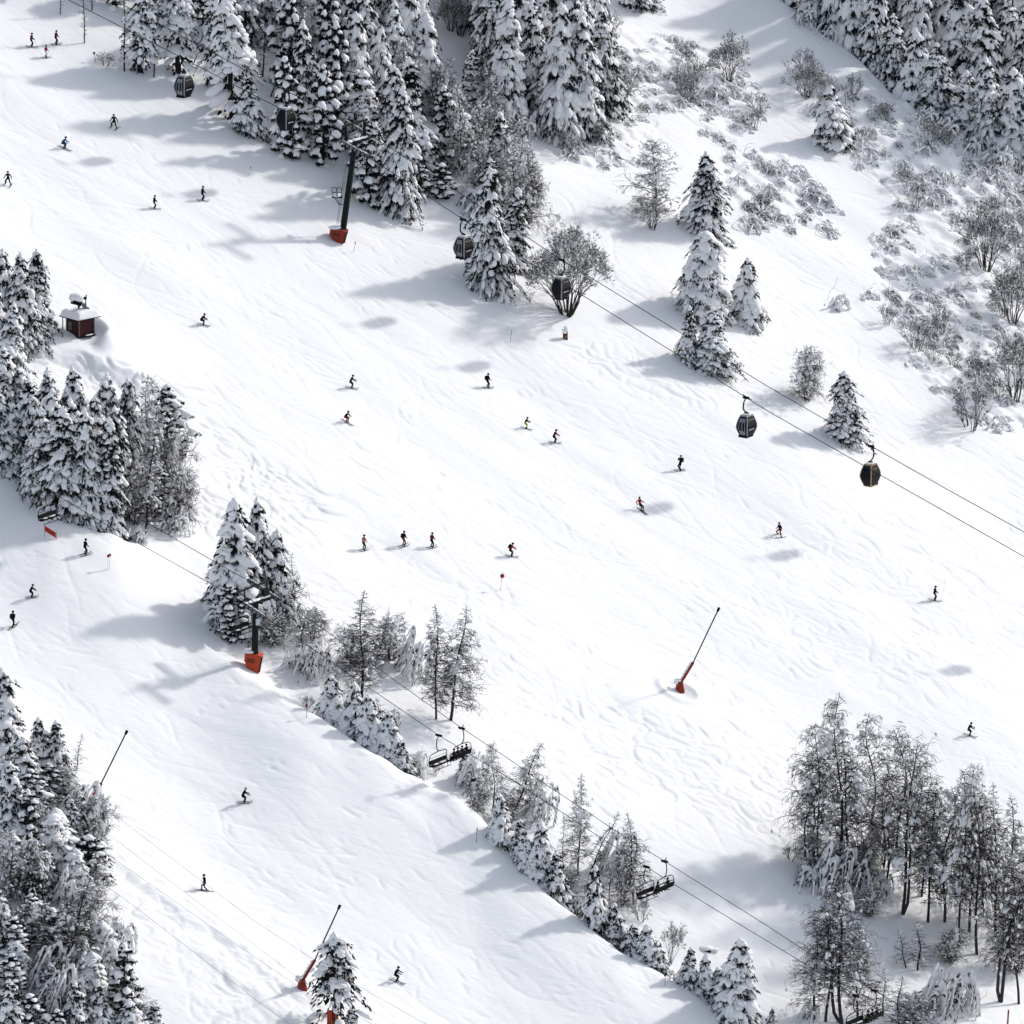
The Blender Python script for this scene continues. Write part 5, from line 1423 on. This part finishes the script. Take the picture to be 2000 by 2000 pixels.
# --- group at the chairlift tower
wood([('S3', 470, 1225, 250, 104), ('S1', 505, 1212, 235, 90), ('S6', 430, 1190, 130, 74), ('S5', 535, 1215, 180, 80), ('P2', 450, 1250, 110, 72), ('F2', 560, 1230, 105, 90), ('L5', 572, 1165, 88, 44), ('F2', 530, 1262, 80, 80),
      ('L5', 590, 1280, 80, 70), ('M9', 600, 1310, 74, 96), ('M4', 570, 1300, 50, 70), ('F2', 610, 1250, 70, 70)],
     'chairlift tower clump', 'clump behind the chairlift tower')
# --- larches in the middle
wood([('L1', 706, 1378, 225, 124), ('L5', 732, 1300, 120, 40, 14), ('M8', 795, 1308, 96, 116), ('F2', 765, 1290, 90, 90), ('F2', 690, 1300, 80, 90), ('L1', 852, 1404, 225, 92), ('L2', 880, 1406, 225, 110, 9), ('L5', 740, 1420, 60, 50), ('M4', 750, 1420, 50, 60)],
     'central larch clump', 'larches in the centre')
# --- spruces along the crest
wood([('S6', 652, 1425, 100, 66), ('S6', 688, 1452, 112, 66), ('S6', 722, 1482, 112, 74), ('S6', 760, 1505, 100, 74), ('S7', 785, 1528, 60, 46), ('M4', 800, 1500, 50, 50), ('S6', 742, 1450, 70, 60),
      ('M8', 908, 1530, 74, 86), ('S7', 912, 1530, 56, 50), ('L3', 962, 1600, 150, 72), ('L2', 995, 1604, 165, 100, 20), ('F2', 985, 1610, 60, 70), ('M8', 1040, 1600, 90, 70), ('M8', 1185, 1705, 100, 80), ('F2', 1060, 1760, 60, 70), ('F2', 1160, 1790, 70, 80), ('F2', 930, 1600, 70, 70), ('M9', 800, 1520, 50, 60), ('F2', 1225, 1880, 50, 60),
      ('S6', 980, 1690, 100, 60), ('S7', 1018, 1718, 92, 52), ('S6', 1052, 1752, 128, 66), ('S7', 1090, 1775, 100, 58), ('M5', 1125, 1790, 50, 60), ('S6', 1030, 1742, 70, 50), ('F2', 1110, 1735, 50, 60),
      ('L2', 1128, 1712, 200, 70), ('L5', 1150, 1710, 140, 60, 24), ('L5', 1100, 1705, 120, 40), ('L1', 1238, 1768, 180, 88), ('F2', 1215, 1770, 110, 60), ('L5', 1190, 1760, 90, 50),
      ('S7', 1160, 1845, 130, 62), ('S7', 1200, 1862, 86, 56), ('S7', 1235, 1892, 66, 50), ('S6', 1265, 1915, 80, 56), ('S7', 1285, 1915, 60, 40), ('M4', 1190, 1850, 40, 50),
      ('S7', 1345, 1962, 84, 46), ('S6', 1375, 1980, 92, 52), ('S6', 1405, 1992, 84, 50), ('S3', 1438, 2030, 165, 92), ('S7', 1425, 2000, 100, 60), ('M4', 1318, 1950, 36, 40), ('M4', 1395, 1930, 40, 50), ('S7', 1508, 2030, 66, 30)],
     'lower crest belt', 'belt along the lower crest', 'plane')
# --- lower left thicket
ll = [('S1', 12, 1520, 215, 96), ('S5', 45, 1560, 120, 80), ('S7', 78, 1500, 100, 54), ('S7', 112, 1510, 104, 64), ('S1', 25, 1640, 150, 90), ('P2', 60, 1660, 120, 70), ('F2', 130, 1570, 80, 90), ('P2', 95, 1560, 70, 100), ('M9', 150, 1600, 80, 100),
      ('S5', 140, 1640, 80, 110), ('F2', 185, 1660, 110, 90), ('S9', 110, 1700, 120, 110), ('P5', 175, 1720, 90, 110), ('F3', 60, 1760, 130, 110), ('L2', 190, 1750, 90, 80), ('M8', 120, 1770, 80, 110), ('F1', 20, 1760, 150, 100),
      ('L1', 115, 1925, 240, 120, 14), ('L5', 70, 1885, 110, 50, 14), ('F2', 175, 1840, 120, 110), ('F2', 60, 1850, 90, 110), ('P2', 30, 1880, 90, 120), ('M9', 75, 1920, 90, 120), ('S9', 200, 1900, 100, 90), ('S5', 100, 1960, 80, 110),
      ('P2', 240, 1990, 150, 84), ('S7', 195, 2010, 92, 60), ('S7', 150, 2015, 100, 70), ('S7', 20, 2020, 108, 60), ('S6', 255, 2030, 80, 80), ('S7', 300, 2030, 70, 60), ('P5', 60, 2010, 70, 100), ('F3', 240, 1965, 60, 80), ('P5', 110, 2030, 60, 60),
      ('L2', 20, 1950, 90, 100), ('F2', 140, 1880, 110, 100), ('M4', 215, 1845, 60, 80), ('M8', 45, 1720, 70, 110), ('F2', 285, 2015, 60, 70)]
ll += [(rg.choice(['S5', 'P1', 'F2', 'S9', 'F3', 'M8','S9', 'P2', 'F3', 'M9', 'S5', 'S9']), u, v, rg.uniform(70, 105), rg.uniform(80, 110)) for u, v in scatter([(-10, 1600), (60, 1560), (170, 1580), (195, 1720), (210, 1850), (250, 1960), (-10, 2000)], 62, rg, .8)]
ll = [(k, u, v, (h if k[0] != 'M' else min(h * 1.15, 100)), w) + tuple(r) for (k, u, v, h, w, *r) in ll]
wood(ll, 'lower left thicket', 'lower left thicket')
# --- lower right birch wood
lr = [('L3', 1640, 1724, 370, 150), ('L4', 1600, 1700, 290, 130), ('L6', 1700, 1660, 270, 120), ('L4', 1762, 1784, 345, 150), ('L7', 1752, 1700, 290, 130), ('L2', 1812, 1800, 280, 110, 3), ('L3', 1872, 1850, 340, 110), ('L4', 1893, 1820, 330, 130),
      ('L6', 1908, 1864, 365, 120), ('L1', 1945, 1830, 300, 120), ('L2', 1985, 1800, 250, 120), ('L4', 1955, 1956, 330, 160, 10), ('L7', 1612, 1995, 250, 130), ('L4', 1645, 2000, 290, 140), ('L5', 1792, 1895, 100, 80), ('L5', 1770, 1890, 80, 60, -10),
      ('M8', 1815, 1968, 94, 130), ('M9', 1862, 1958, 80, 90), ('M8', 1604, 1730, 104, 80), ('M9', 1640, 1735, 90, 60), ('M8', 1690, 1680, 90, 80), ('M4', 1562, 1725, 54, 60), ('B3', 1545, 1680, 34, 44), ('F2', 1580, 1700, 80, 70), ('F2', 1700, 1790, 60, 70), ('M4', 1705, 1740, 54, 60), ('L5', 1725, 1985, 100, 70),
      ('L5', 1755, 2020, 120, 90), ('F2', 1780, 2010, 80, 90), ('M4', 1570, 1985, 40, 50), ('F2', 1990, 1900, 140, 100), ('L5', 2000, 1880, 150, 90), ('L6', 1575, 1700, 190, 90), ('L4', 1720, 1740, 230, 120), ('L6', 1845, 1800, 270, 120), ('L7', 1990, 1960, 260, 120), ('F3', 1640, 1730, 90, 100), ('F3', 1700, 1720, 80, 90), ('F2', 1860, 1880, 70, 90), ('L1', 1660, 1700, 300, 120), ('L1', 1800, 1750, 230, 110), ('L1', 1920, 1790, 260, 110), ('L1', 1675, 1995, 200, 110), ('L2', 1590, 1990, 180, 90)]
wood(lr, 'lower right birch wood', 'lower right birch wood')
# --- shrub belts on the upper right slope
names = ['shrub belt beside top centre stand', 'small patch on upper slope', 'wide upper right belt']
for poly, nm, sp_, kp in zip(SHRUB_POLYS, names, (26, 26, 28), (.72, .85, .80)):
    it = [(rg.choice(['M1', 'M2', 'M3', 'M4', 'M6', 'M7', 'M2', 'M7']), u, v, None, None) for u, v in scatter(poly, sp_, rg, .62, kp)]
    it2 = []
    for k, u, v, _, _ in it:
        w = rg.choice([rg.uniform(34, 60), rg.uniform(50, 92)]); P_ = PROTO[k]; h = w * P_['mH'] / P_['mW'] * rg.uniform(.7, 1.1)
        it2.append((k, u, v, h, w))
        if rg.random() < .14: it2.append(('B3', u + rg.uniform(-20, 20), v, rg.uniform(34, 60), rg.uniform(30, 56)))
    wood(it2, nm, 'shrubs of the ' + nm)
drop_unused()

# ================================================================== light, sky, camera
w = bpy.data.worlds.new('World'); scene.world = w; w.use_nodes = True
nt = w.node_tree; bg = nt.nodes['Background']
sky = nt.nodes.new('ShaderNodeTexSky'); sky.sky_type = 'NISHITA'; sky.sun_disc = False
sky.sun_elevation = math.asin(SUN[2]); sky.sun_rotation = math.atan2(SUN[0], SUN[1]); sky.altitude = 1500; sky.dust_density = 5.0; sky.ozone_density = 1.0
hs = nt.nodes.new('ShaderNodeHueSaturation'); hs.inputs['Saturation'].default_value = 0.46
nt.links.new(sky.outputs['Color'], hs.inputs['Color']); nt.links.new(hs.outputs['Color'], bg.inputs['Color'])
bg.inputs['Strength'].default_value = 0.15
ld = bpy.data.lights.new('sun', 'SUN'); ld.energy = 2.0; ld.angle = rad(3.2); ld.color = (1.0, .965, .92)
lo = bpy.data.objects.new('sun', ld); C.objects.link(lo); lo.rotation_euler = Vector(SUN).to_track_quat('Z', 'Y').to_euler(); lo.location = (100, 100, 150)
cd = bpy.data.cameras.new('camera'); cd.sensor_width = 36; cd.lens = FPX / 2000 * 36; cd.clip_start = 5; cd.clip_end = 20000
co = bpy.data.objects.new('camera', cd); C.objects.link(co); co.location = Vector([float(a) for a in CAM]); co.rotation_euler = (math.pi / 2 - PITCH, 0, 0)
scene.camera = co
scene.render.engine = 'CYCLES'
scene.cycles.max_bounces = 5; scene.cycles.diffuse_bounces = 4; scene.cycles.glossy_bounces = 2
scene.render.resolution_x = 1024; scene.render.resolution_y = 1024
scene.view_settings.view_transform = 'Standard'; scene.view_settings.look = 'None'; scene.view_settings.gamma = 1; scene.view_settings.exposure = 0.40
